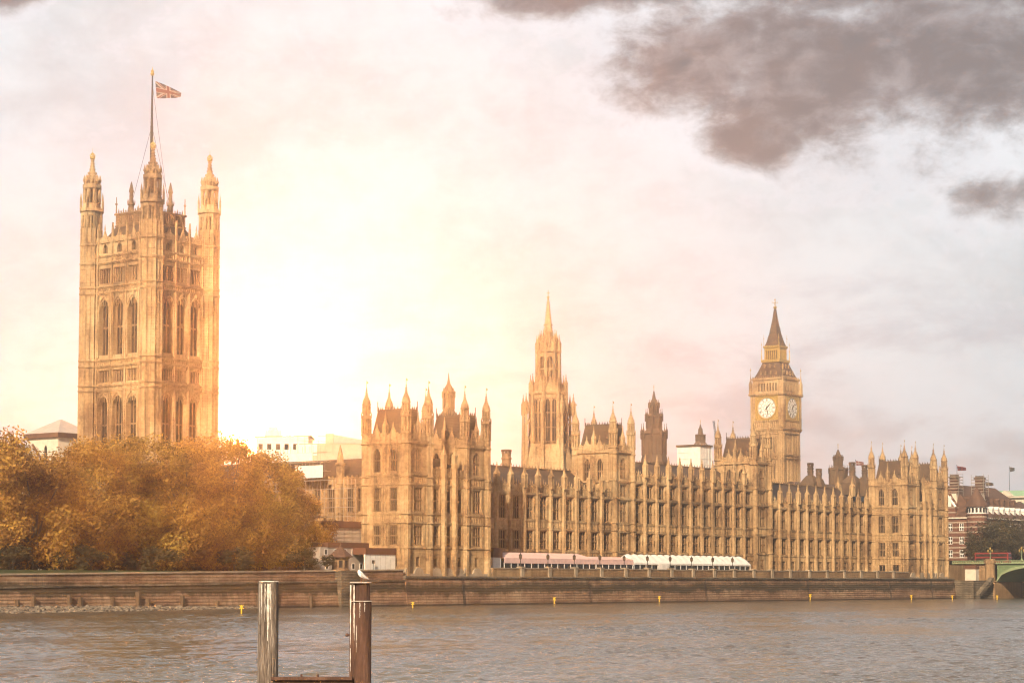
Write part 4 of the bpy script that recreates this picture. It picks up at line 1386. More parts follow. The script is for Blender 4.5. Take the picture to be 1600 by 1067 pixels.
    prof = [(76.9, 1.75), (81.6, 1.12), (81.7, 1.4), (82.1, 1.4), (82.2, 1.08), (89.6, .28), (90.6, .2)]
    sp.rev(cx, cy, prof); crockets(sp, cx, cy, [prof[0], prof[1]], 8, PI / 8, .7, .2); crockets(sp, cx, cy, [prof[4], prof[5]], 8, PI / 8, .75, .16)
    so_ = sp.build('spire', 'stone', th)
    g = MB(); g.ball((cx, cy, 90.3), .42); g.tube((cx, cy, 90.5), (cx, cy, 92.4), .1); g.box(cx - .5, cx + .5, cy - .08, cy + .08, 91.4, 91.6); g.box(cx - .08, cx + .08, cy - .5, cy + .5, 91.4, 91.6)
    inst('finial', g.mesh('finial', 'gold', WP[so_]), so_, WP[so_])
octagon_tower()

# ================================================================== CLOCK TOWER
def clock_tower():
    cx, cy = 290.9, 74.9
    th = thing('clock_tower', 'tall clock tower with white dials, gilded belfry and pointed iron roof', 'tower', (cx, cy, G))
    h = 5.8
    wl = MB()
    wl.sq(cx, cy, [(G, h), (57.2, h)])
    sides = [(face_e(cy - h), cx), (face_s(cx - h), cy), (lambda s, d, z: (s, cy + h + d, z), cx), (lambda s, d, z: (cx + h + d, s, z), cy)]
    for F, o in sides:
        wl.F = F
        for sg in (-1, 1):
            wl.box(o + sg * 5.0 - .8, o + sg * 5.0 + .8, 0, .32, G, 57.0)
            wl.box(o + sg * 5.0 - .12, o + sg * 5.0 + .12, .3, .42, G, 57.0)
        for c in (-2.9, -.97, .97, 2.9):
            wl.box(o + c - .18, o + c + .18, 0, .3, 12, 56.2)
        for c in (-3.85, -1.94, 0, 1.94, 3.85):
            wl.box(o + c - .08, o + c + .08, 0, .2, 12, 56.2)
        for z in (31.0, 38.8, 47.0, 48.2, 55.6):
            wl.box(o - 5.7, o + 5.7, 0, .46, z, z + .36)
        panels(wl, o - 4.2, o + 4.2, 47.4, 48.15, .64, .22)
        for c in (-1.94, 0, 1.94):
            for k in (-.45, .45):
                for za, zb in ((49.6, 54.8), (40.0, 46.2)):
                    spandrel(wl, o + c + k - .33, o + c + k + .33, zb - .6, zb, zb + .4, 0, .16)
    wl.F = None
    wl.build('shaft', 'stone', th)
    slot = MB(lambda s, d, z: (s, -d, z))
    for k in (-.45, .45): slot.box(k - .17, k + .17, .0, .035, 0, 5.2)
    sm = slot.mesh('slit_window', 'glass')
    for (F, o), rz in zip(sides[:2], (RZ_E, RZ_S)):
        for c in (-1.94, 0, 1.94):
            for z in (49.3, 40.3):
                inst('slit_window', sm, th, F(o + c, .0, z), rz)
    # clock stage
    h2 = 6.35
    cs = MB()
    cs.sq(cx, cy, [(55.9, h), (57.0, h2 + .15), (57.5, h2 + .25), (57.8, h2 - .05)])
    cs.sq(cx, cy, [(57.8, h2 - .2), (68.7, h2 - .2)])
    cs.sq(cx, cy, [(68.6, h2), (69.0, h2 + .55), (69.5, h2 + .6), (69.6, h2 + .1)])
    sides2 = [(face_e(cy - h2 + .2), cx), (face_s(cx - h2 + .2), cy), (lambda s, d, z: (s, cy + h2 - .2 + d, z), cx), (lambda s, d, z: (cx + h2 - .2 + d, s, z), cy)]
    for F, o in sides2:
        cs.F = F
        panels(cs, o - 4.6, o + 4.6, 57.9, 60.0, .84, .34)
        cs.box(o - 6.1, o + 6.1, 0, .42, 60.0, 60.4)
        for sg in (-1, 1):
            cs.box(o + sg * 5.4 - .85, o + sg * 5.4 + .85, 0, .34, 57.8, 68.6)
            for zz in (61.5, 63.3, 65.1, 66.9): cs.box(o + sg * 5.4 - .6, o + sg * 5.4 + .6, .32, .44, zz, zz + .4)
            cs.box(o + sg * 5.4 - .1, o + sg * 5.4 + .1, .33, .5, 57.8, 68.6)
        panels(cs, o - 4.4, o + 4.4, 68.75, 69.4, .6, .62)
        # machicolation under the stage
        for k in range(15):
            s_ = o - 5.2 + k * .743
            cs.prism([(s_ - .2, 57.2), (s_ + .2, 57.2), (s_ + .12, 55.7), (s_ - .12, 55.7)], -.55, .1, 1)
    cs.F = None
    # belfry
    cs.build('clock_stage', 'stone', th)
    core = MB(); core.sq(cx, cy, [(69.6, 4.9), (74.1, 4.9)]); core.build('belfry_core', 'soot', th)
    be = MB()
    h3 = 5.75
    sides3 = [(face_e(cy - h3), cx), (face_s(cx - h3), cy), (lambda s, d, z: (s, cy + h3 + d, z), cx), (lambda s, d, z: (cx + h3 + d, s, z), cy)]
    for F, o in sides3:
        be.F = F
        be.box(o - h3 + .5, o + h3 - .5, -.5, 0, 69.6, 70.4); be.box(o - h3 + .5, o + h3 - .5, -.5, 0, 73.4, 74.1)
        for k in range(8):
            s_ = o - 3.9 + 7.8 * k / 7
            be.box(s_ - .26, s_ + .26, -.5, .1, 70.4, 73.4)
        for k in range(7):
            s_ = o - 3.9 + 7.8 * (k + .5) / 7
            spandrel(be, s_ - .31, s_ + .31, 72.6, 73.3, 73.42, -.5, -.02)
        for sg in (-1, 1): be.box(o + sg * 4.95 - .78, o + sg * 4.95 + .78, -.5, .12, 69.6, 74.1)
    be.F = None
    be.sq(cx, cy, [(74.0, h3 - .2), (74.3, h3 + .3), (74.9, h3 + .38), (75.05, h3 - .1)])
    for i in range(17):
        for F, o in sides3:
            be.F = F; be.gem(o - 5.6 + .7 * i, .2, 75.2, .14, .45)
    be.F = None
    be.build('belfry', 'stone', th)
    # dials
    for k, ((F, o), rz) in enumerate(zip(sides2[:2], (RZ_E, RZ_S))):
        c0 = F(o, .12, 64.55)
        fr = MB(lambda s, d, z: (s, -d, z))
        fr.box(-4.25, 4.25, -.1, .05, -4.1, 4.1)
        for a, b, p, q in ((-4.45, 4.45, 4.0, 4.4), (-4.45, 4.45, -4.4, -4.0), (-4.45, -4.05, -4.0, 4.0), (4.05, 4.45, -4.0, 4.0)):
            fr.box(a, b, 0, .3, p, q)
        n = 40
        def ring(mb, r0, r1, d0, d1, n=40):
            for i in range(n):
                a0, a1 = 2 * PI * i / n, 2 * PI * (i + 1) / n
                mb.prism([(r0 * math.sin(a0), r0 * math.cos(a0)), (r1 * math.sin(a0), r1 * math.cos(a0)), (r1 * math.sin(a1), r1 * math.cos(a1)), (r0 * math.sin(a1), r0 * math.cos(a1))], d0, d1, 1)
        ring(fr, 3.5, 3.85, .02, .26)
        for sx in (-1, 1):
            for sz in (-1, 1):
                fr.prism([(sx * 3.9, sz * 3.9), (sx * 3.9, sz * 2.6), (sx * 3.0, sz * 3.0), (sx * 2.6, sz * 3.9)], .02, .16, 1)
        fo = inst('dial_frame', fr.mesh('dial_frame', 'gold'), th, c0, rz)
        di = MB(lambda s, d, z: (s, -d, z))
        di.prism([(3.52 * math.sin(2 * PI * i / 48), 3.52 * math.cos(2 * PI * i / 48)) for i in range(48)], .04, .1, 1)
        do = inst('clock_dial', di.mesh('clock_dial', 'dial'), th, c0, rz)
        nu = MB(lambda s, d, z: (s, -d, z))
        ring(nu, 3.25, 3.33, .1, .13); ring(nu, 2.15, 2.23, .1, .13); ring(nu, 1.12, 1.19, .1, .13, 24)
        numerals = ['XII', 'I', 'II', 'III', 'IV', 'V', 'VI', 'VII', 'VIII', 'IX', 'X', 'XI']
        for hr, tx_ in enumerate(numerals):
            a = 2 * PI * hr / 12
            w = .17
            x0 = -w * (sum(2 if ch in 'VX' else 1 for ch in tx_) - 1) / 2
            def stroke(xa, xb, t=.055):
                # xa at the outer end, xb at the inner end, tangential offsets
                pts = []
                for xo, rr in ((xa - t, 3.12), (xa + t, 3.12), (xb + t, 2.36), (xb - t, 2.36)):
                    pts.append((rr * math.sin(a) + xo * math.cos(a), rr * math.cos(a) - xo * math.sin(a)))
                nu.prism(pts, .1, .14, 1)
            for ch in tx_:
                if ch == 'I': stroke(x0, x0); x0 += w
                elif ch == 'V': stroke(x0, x0 + w * .5); stroke(x0 + w, x0 + w * .5, .035); x0 += 2 * w
                else: stroke(x0, x0 + w); stroke(x0 + w, x0, .035); x0 += 2 * w
        for i in range(60):
            a = 2 * PI * i / 60
            nu.prism([(r_ * math.sin(a) + t_ * math.cos(a), r_ * math.cos(a) - t_ * math.sin(a)) for r_, t_ in ((3.33, -.03), (3.33, .03), (3.47, .03), (3.47, -.03))], .1, .13, 1)
        for i in range(12):
            a = 2 * PI * (i + .5) / 12
            nu.prism([(r_ * math.sin(a) + t_ * math.cos(a), r_ * math.cos(a) - t_ * math.sin(a)) for r_, t_ in ((1.19, -.03), (1.19, .03), (2.15, .03), (2.15, -.03))], .1, .12, 1)
        _inst_sub('numerals', nu.mesh('numerals', 'iron'), do, (0, 0, 0))
        for nm, ang, ln, w_ in (('hour_hand', 2 * PI * (1 + 28 / 60) / 12, 2.3, .22), ('minute_hand', 2 * PI * 28 / 60, 3.35, .14)):
            hd = MB(lambda s, d, z: (s, -d, z))
            pts = [(-w_ * .6, -.8), (w_ * .6, -.8), (w_, 0), (w_ * .8, ln * .7), (0, ln), (-w_ * .8, ln * .7), (-w_, 0)]
            pts = [(x * math.cos(ang) + z * math.sin(ang), z * math.cos(ang) - x * math.sin(ang)) for x, z in pts]
            dd = .17 if nm == 'hour_hand' else .22
            hd.prism(pts, dd, dd + .04, 1)
            _inst_sub(nm, hd.mesh(nm, 'iron'), do, (0, 0, 0))
    # corner pinnacles
    pm = pinnacle_mesh(6.8, .42)
    for sx in (-1, 1):
        for sy in (-1, 1):
            p = inst('pinnacle', pm, th, (cx + sx * 6.3, cy + sy * 6.3, 69.5))
            g = MB(); g.tube((0, 0, 6.6), (0, 0, 9.2), .07); g.ball((0, 0, 8.4), .3)
            _inst_sub('finial', g.mesh('finial', 'gold'), p, (0, 0, 0))
    # lower roof with lucarnes
    r1 = MB()
    prof1 = [(75.0, 5.5), (77.2, 4.5), (80.6, 3.2)]
    r1.sq(cx, cy, prof1)
    ro = r1.build('lower_roof', 'slate', th)
    for row, (z, rad, k) in enumerate(((76.1, 5.0, 4), (78.6, 3.95, 3))):
        for sx, sy in ((0, -1), (-1, 0), (0, 1), (1, 0)):
            for i in range(k):
                o = (i - (k - 1) / 2) * 2.0
                x, y = cx + sx * rad + (o if sx == 0 else 0), cy + sy * rad + (o if sy == 0 else 0)
                l = MB(); l.ctr(x, y, z - .1, z + .75, .32); l.gem(x, y, z + .85, .45, .8)
                inst('lucarne', l.mesh('lucarne', 'stone2', WP[ro]), ro, WP[ro])
    up = MB()
    up.sq(cx, cy, [(80.4, 3.2), (80.6, 3.6), (81.5, 3.65), (81.55, 3.3)])
    core = MB(); core.sq(cx, cy, [(81.5, 2.0), (85.4, 2.0)]); core.build('lantern_core', 'soot', th)  # dark core colour stands for the shade inside the lantern openings
    hh = 2.75
    for F, o in ((face_e(cy - hh), cx), (face_s(cx - hh), cy), (lambda s, d, z: (s, cy + hh + d, z), cx), (lambda s, d, z: (cx + hh + d, s, z), cy)):
        up.F = F
        up.box(o - 2.2, o + 2.2, -.4, 0, 84.7, 85.5)
        for k in range(7):
            s_ = o - 2.35 + 4.7 * k / 6
            up.box(s_ - .15, s_ + .15, -.4, .06, 81.5, 84.8)
        for sg in (-1, 1): up.box(o + sg * 2.5 - .25, o + sg * 2.5 + .25, -.4, .1, 81.5, 85.5)
    up.F = None
    up.sq(cx, cy, [(85.4, 2.8), (85.7, 3.1), (86.3, 3.15), (86.4, 2.8)])
    up.build('lantern', 'gold', th)
    for sx in (-1, 1):
        for sy in (-1, 1):
            p = MB(); x, y = cx + sx * 3.5, cy + sy * 3.5
            p.tube((x, y, 81.3), (x, y, 84.4), .2, 6, .1); p.gem(x, y, 84.5, .22, .9); p.tube((x, y, 85), (x, y, 87.6), .06); p.ball((x, y, 86.8), .22)
            p.tube((cx + sx * 2.9, cy + sy * 2.9, 86.2), (cx + sx * 2.9, cy + sy * 2.9, 90.2), .07, 5); p.ball((cx + sx * 2.9, cy + sy * 2.9, 88.9), .2)
            p.build('corner_finial', 'gold', th)
    s2 = MB()
    prof = [(86.3, 2.7), (87.6, 2.25), (90.5, 1.55), (95, .78), (99.4, .26)]
    s2.sq(cx, cy, prof)
    so_ = s2.build('spire', 'slate', th)
    c2 = MB(); crockets(c2, cx, cy, [(z, r * 1.414) for z, r in prof], 4, PI / 4, .8, .15)
    for z, rad, k in ((87.9, 2.15, 3), (90.9, 1.5, 2), (93.5, 1.05, 1)):
        for sx, sy in ((0, -1), (-1, 0)):
            for i in range(k):
                o = (i - (k - 1) / 2) * 1.2
                c2.gem(cx + sx * rad + (o if sx == 0 else 0), cy + sy * rad + (o if sy == 0 else 0), z, .24, .6)
    inst('crockets', c2.mesh('crockets', 'soot', WP[so_]), so_, WP[so_])
    g = MB()
    g.rev(cx, cy, [(99.2, .3), (99.7, .62), (100.1, .62), (100.3, .25)])
    g.tube((cx, cy, 99.8), (cx, cy, 102.9), .1); g.ball((cx, cy, 102.5), .3); g.ball((cx, cy, 100.7), .26)
    for i in range(4):
        a = PI / 4 + i * PI / 2
        g.tube((cx, cy, 101.1), (cx + .9 * math.cos(a), cy + .9 * math.sin(a), 101.5), .07, 4); g.ball((cx + .95 * math.cos(a), cy + .95 * math.sin(a), 101.6), .17, 6, 4)
    inst('finial', g.mesh('finial', 'gold', WP[so_]), so_, WP[so_])
clock_tower()

# ================================================================== SKYLINE BEHIND
def oct_vent(name, label, cx, cy, stages, mat, pins=(), tip=None, gold=True):
    """stages: list of (z, r) silhouette; pins: (z foot, radius, height)"""
    th = thing(name, label, 'turret', (cx, cy, G))
    b = MB(); b.rev(cx, cy, stages)
    for k in range(len(stages) - 1):
        (za, ra), (zb, rb) = stages[k], stages[k + 1]
        if zb - za > 2 and abs(ra - rb) < .4 and ra > 1:
            for i in range(8):
                a = PI / 8 + PI / 4 * i
                b.rev(cx + ra * math.cos(a), cy + ra * math.sin(a), [(za, .24), (zb, .24)], 4, a)
                c = a + PI / 8; rr = ra * math.cos(PI / 8)
                b.rev(cx + rr * math.cos(c), cy + rr * math.sin(c), [(za, .13), (zb, .13)], 4, c)
            b.rev(cx, cy, [(zb - .4, ra), (zb - .25, ra + .35), (zb + .05, ra + .35), (zb + .1, rb)])
    b.build('body', mat, th)
    for z, rad, h in pins:
        pm = pinnacle_mesh(h, .26, mat)
        for i in range(8):
            a = PI / 8 + PI / 4 * i
            inst('pinnacle', pm, th, (cx + rad * math.cos(a), cy + rad * math.sin(a), z))
    if tip:
        g = MB(); g.tube((cx, cy, tip - 1.8), (cx, cy, tip), .09); g.ball((cx, cy, tip - .6), .2)
        g.build('finial', 'gold' if gold else 'iron', th)
    return th
oct_vent('ventilation_turret', 'dark sooty octagonal stepped turret between the central needle spire and the clock tower', 236.3, 89.7,
         [(G, 4.6), (44.2, 4.6), (46.5, 4.0), (53.6, 4.0), (53.8, 3.5), (55.2, 2.5), (59.3, 2.45), (59.5, 2.2), (60.2, 1.5), (63.2, 1.45), (63.4, 1.3), (65.2, .62), (67.6, .2)], 'soot',
         ((51.8, 4.2, 5.0), (57.6, 2.7, 4.0), (62.0, 1.6, 2.6)), 69.6)
oct_vent('ventilation_turret', 'small turret with pointed lead roof and corner spikes rising behind the near twin towered pavilion', 39.4, 19.5,
         [(26, 3.0), (36.8, 3.0), (37.0, 2.95), (42.2, 2.5), (43.4, 2.2), (44.8, 1.25), (48.9, 1.2), (49.1, 1.3), (49.9, .95), (50.8, .42), (52.0, .2), (53.4, .05)], 'stone2',
         ((40.2, 2.55, 3.0), (47.5, 1.25, 2.2)), None)
oct_vent('ventilation_turret', 'slim sooty stepped turret between the round chimneys behind the right hand wing', 272.3, 41.4,
         [(G, 2.9), (41.8, 2.9), (42.0, 2.4), (42.9, 1.35), (46.0, 1.25), (46.2, .9), (47.2, .65), (47.4, .6), (48.4, .2)], 'soot',
         ((40.6, 2.9, 2.6), (44.8, 1.4, 1.8)), 50.4)
# the sheeted scaffold box and the little spire above it
th = thing('scaffold_box', 'white sheeted scaffold box standing on the roofs left of the clock tower', 'scaffold', (253, 85, 30))
b = MB(); b.box(251.4, 258.5, 81.4, 90.2, 30, 50.0); b.build('sheeting', 'white', th)
b = MB(); b.box(251.0, 258.9, 81.0, 90.6, 50.0, 50.6); b.build('roof', 'soot', th)
b = MB()
for i in range(7):
    b.tube((251.3, 81.4 + 8.8 * i / 6, 30), (251.3, 81.4 + 8.8 * i / 6, 50.9), .07, 4)
for i in range(5):
    b.tube((251.4 + 7.1 * i / 4, 81.3, 30), (251.4 + 7.1 * i / 4, 81.3, 50.9), .07, 4)
for z in range(32, 50, 2):
    b.tube((251.25, 81.4, z), (251.25, 90.2, z), .05, 4); b.tube((251.4, 81.25, z), (258.5, 81.25, z), .05, 4)
b.build('scaffold_tubes', 'canvas', th)
oct_vent('roof_spire', 'small sooty spire peeping above the white sheeted scaffold box', 256.6, 84.4,
         [(50.6, 3.0), (50.9, 2.3), (52.0, 1.5), (54.2, 1.3), (54.3, .9), (56.2, .7), (56.3, .5), (57.6, .15)], 'soot', (), 59.2)
# distant tower crane
th = thing('tower_crane', 'thin dark lattice crane jib leaning behind the turrets left of the clock tower', 'crane', (300.5, 104, 30))
b = MB()
p0, p1 = Vector((300.9, 103.6, 47)), Vector((299.5, 105.2, 62.4))
for dx, dy in ((-.3, -.3), (.3, -.3), (0, .4)):
    b.tube(p0 + Vector((dx, dy, 0)), p1 + Vector((dx * .7, dy * .7, 0)), .07, 4)
for i in range(14):
    a = p0.lerp(p1, i / 14); c = p0.lerp(p1, (i + 1) / 14)
    b.tube(a + Vector((-.3, -.3, 0)), c + Vector((.3, -.3, 0)), .045, 4); b.tube(a + Vector((.3, -.3, 0)), c + Vector((0, .4, 0)), .045, 4)
b.build('jib', 'iron', th)
b = MB()
for dx, dy in ((-.6, -.6), (.6, -.6), (.6, .6), (-.6, .6)): b.tube((301 + dx, 103.5 + dy, 30), (301 + dx, 103.5 + dy, 47.5), .09, 4)
for i in range(9):
    b.tube((300.4, 102.9, 30 + i * 1.9), (301.6, 102.9, 31.9 + i * 1.9), .05, 4)
b.build('mast', 'iron', th)

# chimneys on the roofs
def chimney(label, cx, cy, zb, zt, r, base_r, group='round chimneys on the palace roofs', mat='soot'):
    th = thing('roof_chimney', label, 'chimney', (cx, cy, zb - 6), group=group)
    b = MB()
    b.rev(cx, cy, [(zb, r), (zt - 1.0, r * .94), (zt - 1.0, r * 1.0)], 10)
    for z in (zb + 1.2, (zb + zt) / 2):
        b.rev(cx, cy, [(z, r), (z + .1, r * 1.1), (z + .4, r * 1.1), (z + .5, r)], 10)
    b.build('shaft', mat, th)
    b = MB()
    for i in range(8):
        a = PI / 4 * i
        b.ctr(cx + r * .88 * math.cos(a), cy + r * .88 * math.sin(a), zt - 1.05, zt - .4, .14)
    b.rev(cx, cy, [(zt - .45, r * 1.12), (zt - .2, r * 1.16), (zt, r * .95)], 10)
    b.build('cap', mat, th)
    b = MB(); b.sq(cx, cy, [(zb - 6, base_r), (zb - 2.2, base_r), (zb - 1.4, base_r * .86), (zb + .1, r * 1.0)]); b.build('base', mat, th)
chimney('taller of the two round chimneys just right of the clock tower', 231.3, 29.4, 37.6, 41.7, .95, 2.3)
chimney('shorter of the two round chimneys just right of the clock tower', 232.6, 27.2, 36.6, 39.9, .9, 1.6)
chimney('broad round chimney on a hipped base right of the slim sooty turret', 256.9, 28.4, 38.6, 43.1, .95, 2.6)
chimney('round chimney half hidden by the left turret of the far pavilion, beside a red flag', 259.3, 25.2, 38.2, 42.2, .95, 2.2)
chimney('pale round chimney stub between the near pavilion and the central spire tower', 95.3, 44.6, 34.2, 39.4, 1.25, 1.6, mat='stone2')

# rear ranges with roofs
def rear_range(label, x0, x1, y0, y1, ze, zr, mat='stone2', pins=()):
    th = thing('rear_range', label, 'building', ((x0 + x1) / 2, (y0 + y1) / 2, G))
    b = MB(); b.box(x0, x1, y0, y1, G, ze)
    b.F = face_s(x0); panels(b, y0 + .5, y1 - .5, ze - 4, ze - .4, 1.2, .25)
    b.F = face_e(y0); panels(b, x0 + .5, x1 - .5, ze - 4, ze - .4, 1.2, .25)
    b.build('wall', mat, th)
    r = MB(); gable_roof(r, x0 - .3, x1 + .3, y0 - .3, y1 + .3, ze + .01, zr, 3, 3); r.build('roof', 'slate', th)
    pm = pinnacle_mesh(6.0, .62)
    for p in pins: inst('pinnacle', pm, th, p)
rear_range('slate roofed rear block carrying the chimneys behind the right hand wing', 228, 272, 26.5, 46, 30.5, 36.2, pins=[(243.3, 26.2, 31.8), (252.7, 26.2, 32.0), (258.2, 26.2, 32.2)])
rear_range('rear block behind the left hand wing roofs below the spire tower', 60, 180, 42, 62, 26, 31.5)
rear_range('rear block linking the spire tower and the clock tower', 180, 284, 62, 92, 28, 33)

# south front range, half scaffolded
def south_range():
    th = thing('palace_range', 'sunlit stone side wing left of the near pavilion, partly behind scaffolding and trees', 'palace wing', (2, 36, G))
    S = face_s(2.0)
    wl = MB(S)
    cs = [13.8, 17.0, 22.4, 26.4, 31.5, 35.5, 40, 44]
    a, b = 11.7, 64.0
    for z0, z1, zb, zt in ((G, 12.2, 0, 0), (12.2, 17.5, 12.9, 17.1), (17.5, 19.4, 0, 0), (19.4, 26.0, 20, 25.2)):
        storey(wl, a, b, z0, z1, [(c, 1.8, zb, zt, None) for c in cs] if zb else [])
    wl.F = None; wl.box(2.6, 16, a, b, G, 26)
    wl.F = S
    for c in cs: face_detail(wl, 0, 0, 12.6, 17.2, [c], 1.8); face_detail(wl, 0, 0, 19.7, 25.6, [c], 1.8)
    panels(wl, a, b, 17.8, 19.3, .66)
    wl.build('wall', 'stone', th)
    for z in (12.2, 17.5, 19.4, 25.9):
        st = MB(S); st.box(a, b, -.1, .24, z, z + .35); st.build('string_course', 'stone', th)
    pp = MB(S); parapet(pp, a, b, 26.25, 1.7, .7); pp.build('parapet', 'stone', th)
    for c in cs:
        put_window(th, (2.36, c, 12.9), RZ_S, 1.8, 4.2, 3, 1); put_window(th, (2.36, c, 20), RZ_S, 1.8, 5.2, 3, 1)
    r = MB()
    r.add([(2.9, a, 26.3), (2.9, b, 26.3), (9, b, 32), (9, a, 32), (15.5, a, 26.3), (15.5, b, 26.3)], [(0, 1, 2, 3), (3, 2, 5, 4), (0, 3, 4), (1, 5, 2)])
    r.build('roof', 'slate', th)
    tk = MB(); tk.rev(1.8, 19.6, [(G, 1.0), (30, .95), (30.2, 1.2), (30.7, 1.2), (30.8, .8), (32.0, .7), (34.6, .1)])
    for z in (12.2, 17.5, 19.4, 26): tk.rev(1.8, 19.6, [(z, 1.0), (z + .1, 1.2), (z + .35, 1.2), (z + .5, 1.0)])
    tk.build('turret', 'stone', th)
south_range()
th = thing('scaffolding', 'tube scaffolding with white sheeting against the side wing above the tree tops', 'scaffold', (0, 30, G))
b = MB()
for y in [14 + 2.2 * i for i in range(13)]:
    b.tube((.4, y, G), (.4, y, 27 if y < 21 else 34.5), .06, 4); b.tube((-1.0, y, G), (-1.0, y, 27 if y < 21 else 34.5), .06, 4)
z = 9.0
while z < 34:
    b.tube((.4, 14 if z < 27 else 21, z), (.4, 40.4, z), .05, 4); b.tube((-1.0, 14 if z < 27 else 21, z), (-1.0, 40.4, z), .05, 4)
    z += 2.0
b.build('scaffold_tubes', 'pole', th)
b = MB()
for z in (19.0, 26.9, 30.9): b.box(-1.0, .4, 21.5, 40.4, z, z + .12)
b.build('boards', 'netting', th)
b = MB(); b.box(-1.18, -1.1, 22, 30, 27.5, 30.2); b.box(-1.18, -1.1, 25, 36, 31.2, 33.0); b.build('sheeting', 'white', th)

def simple_building(name, label, cat, boxes, group=None):
    th = thing(name, label, cat, boxes[0][1][:1] + (boxes[0][1][2], boxes[0][1][4]), group)
    for nm, bx, mt in boxes:
        b = MB(); b.box(*bx); b.build(nm, mt, th)
    return th
# temporary roof over the works
def slab_between(mb, p, q, w, z0p, z1p, z0q, z1q):
    """box between plan points p and q, width w behind, own heights at both ends"""
    p, q = Vector(p), Vector(q)
    d = (q - p).normalized(); n = Vector((-d.y, d.x)) * w
    if n.x * HEAD.x + n.y * HEAD.y < 0: n = -n
    P = [p, q, q + n, p + n]
    mb.add([(a.x, a.y, z) for a, z in zip(P, (z0p, z0q, z0q, z0p))] + [(a.x, a.y, z) for a, z in zip(P, (z1p, z1q, z1q, z1p))],
           [(0, 3, 2, 1), (4, 5, 6, 7), (0, 1, 5, 4), (1, 2, 6, 5), (2, 3, 7, 6), (3, 0, 4, 7)])
th = thing('temporary_roof', 'low sloping temporary works roof with pale sheeted sides left of the near pavilion', 'temporary roof', (40, 54, 26))
b = MB(); slab_between(b, (33.5, 60.8), (42.8, 48.4), 12, 26, 38.3, 26, 38.3); b.build('sheeted_side', 'netting', th)
b = MB(); slab_between(b, (38.3, 54.0), (43.2, 47.4), 11, 38.3, 40.4, 38.3, 38.9); b.build('roof', 'lead', th)
b = MB(); slab_between(b, (33.0, 61.2), (36.0, 57.2), 2.0, 35.4, 38.0, 35.4, 38.0); b.build('white_panel', 'white', th)
b = MB(); slab_between(b, (37.2, 55.4), (38.2, 54.0), 4, 38.3, 40.6, 38.3, 40.6); b.build('stair_tower', 'netting', th)
b = MB()
for i in range(6):
    t = i / 5
    x, y = 33.2 + 5 * t, 60.9 - 6.8 * t
    b.tube((x, y, 36), (x, y, 42.5 - 2.4 * t), .06, 4)
for z in (39, 40.3, 41.4): b.tube((33.2, 60.9, z), (37.5, 55.2, z - .3), .05, 4)
b.build('scaffold_tubes', 'pole', th)
th = thing('office_building', 'long flat topped white building glimpsed above the trees, with a square chimney', 'building', (169.4, 195.3, G))
b = MB(); slab_between(b, (165.7, 201.2), (176.1, 187.4), 17.2, G, 52.99, G, 53.36); b.build('wall', 'white', th)
b = MB(); slab_between(b, (165.2, 201.7), (176.6, 186.9), 18.0, 52.99, 53.55, 53.36, 53.92); b.build('roof_slab', 'lead', th)
b = MB(); slab_between(b, (167.3, 199.0), (170.6, 194.7), 4.3, 53.49, 55.83, 53.49, 55.83); slab_between(b, (168.0, 198.0), (169.8, 195.7), 3.1, 55.83, 56.81, 55.83, 56.81); b.build('chimney', 'white', th)
wm_o = MB(lambda s, d, z: (s, -d, z)); wm_o.box(-.7, .7, -.05, .06, 0, 1.9); wm_o = wm_o.mesh('window', 'glass')
A_, B2_ = Vector((165.7, 201.2)), Vector((176.1, 187.4))
for i in range(6):
    q = A_.lerp(B2_, (i + .5) / 6)
    for z in (49.0, 44.5): inst('window', wm_o, th, (q.x, q.y, z), math.atan2(B2_.y - A_.y, B2_.x - A_.x))

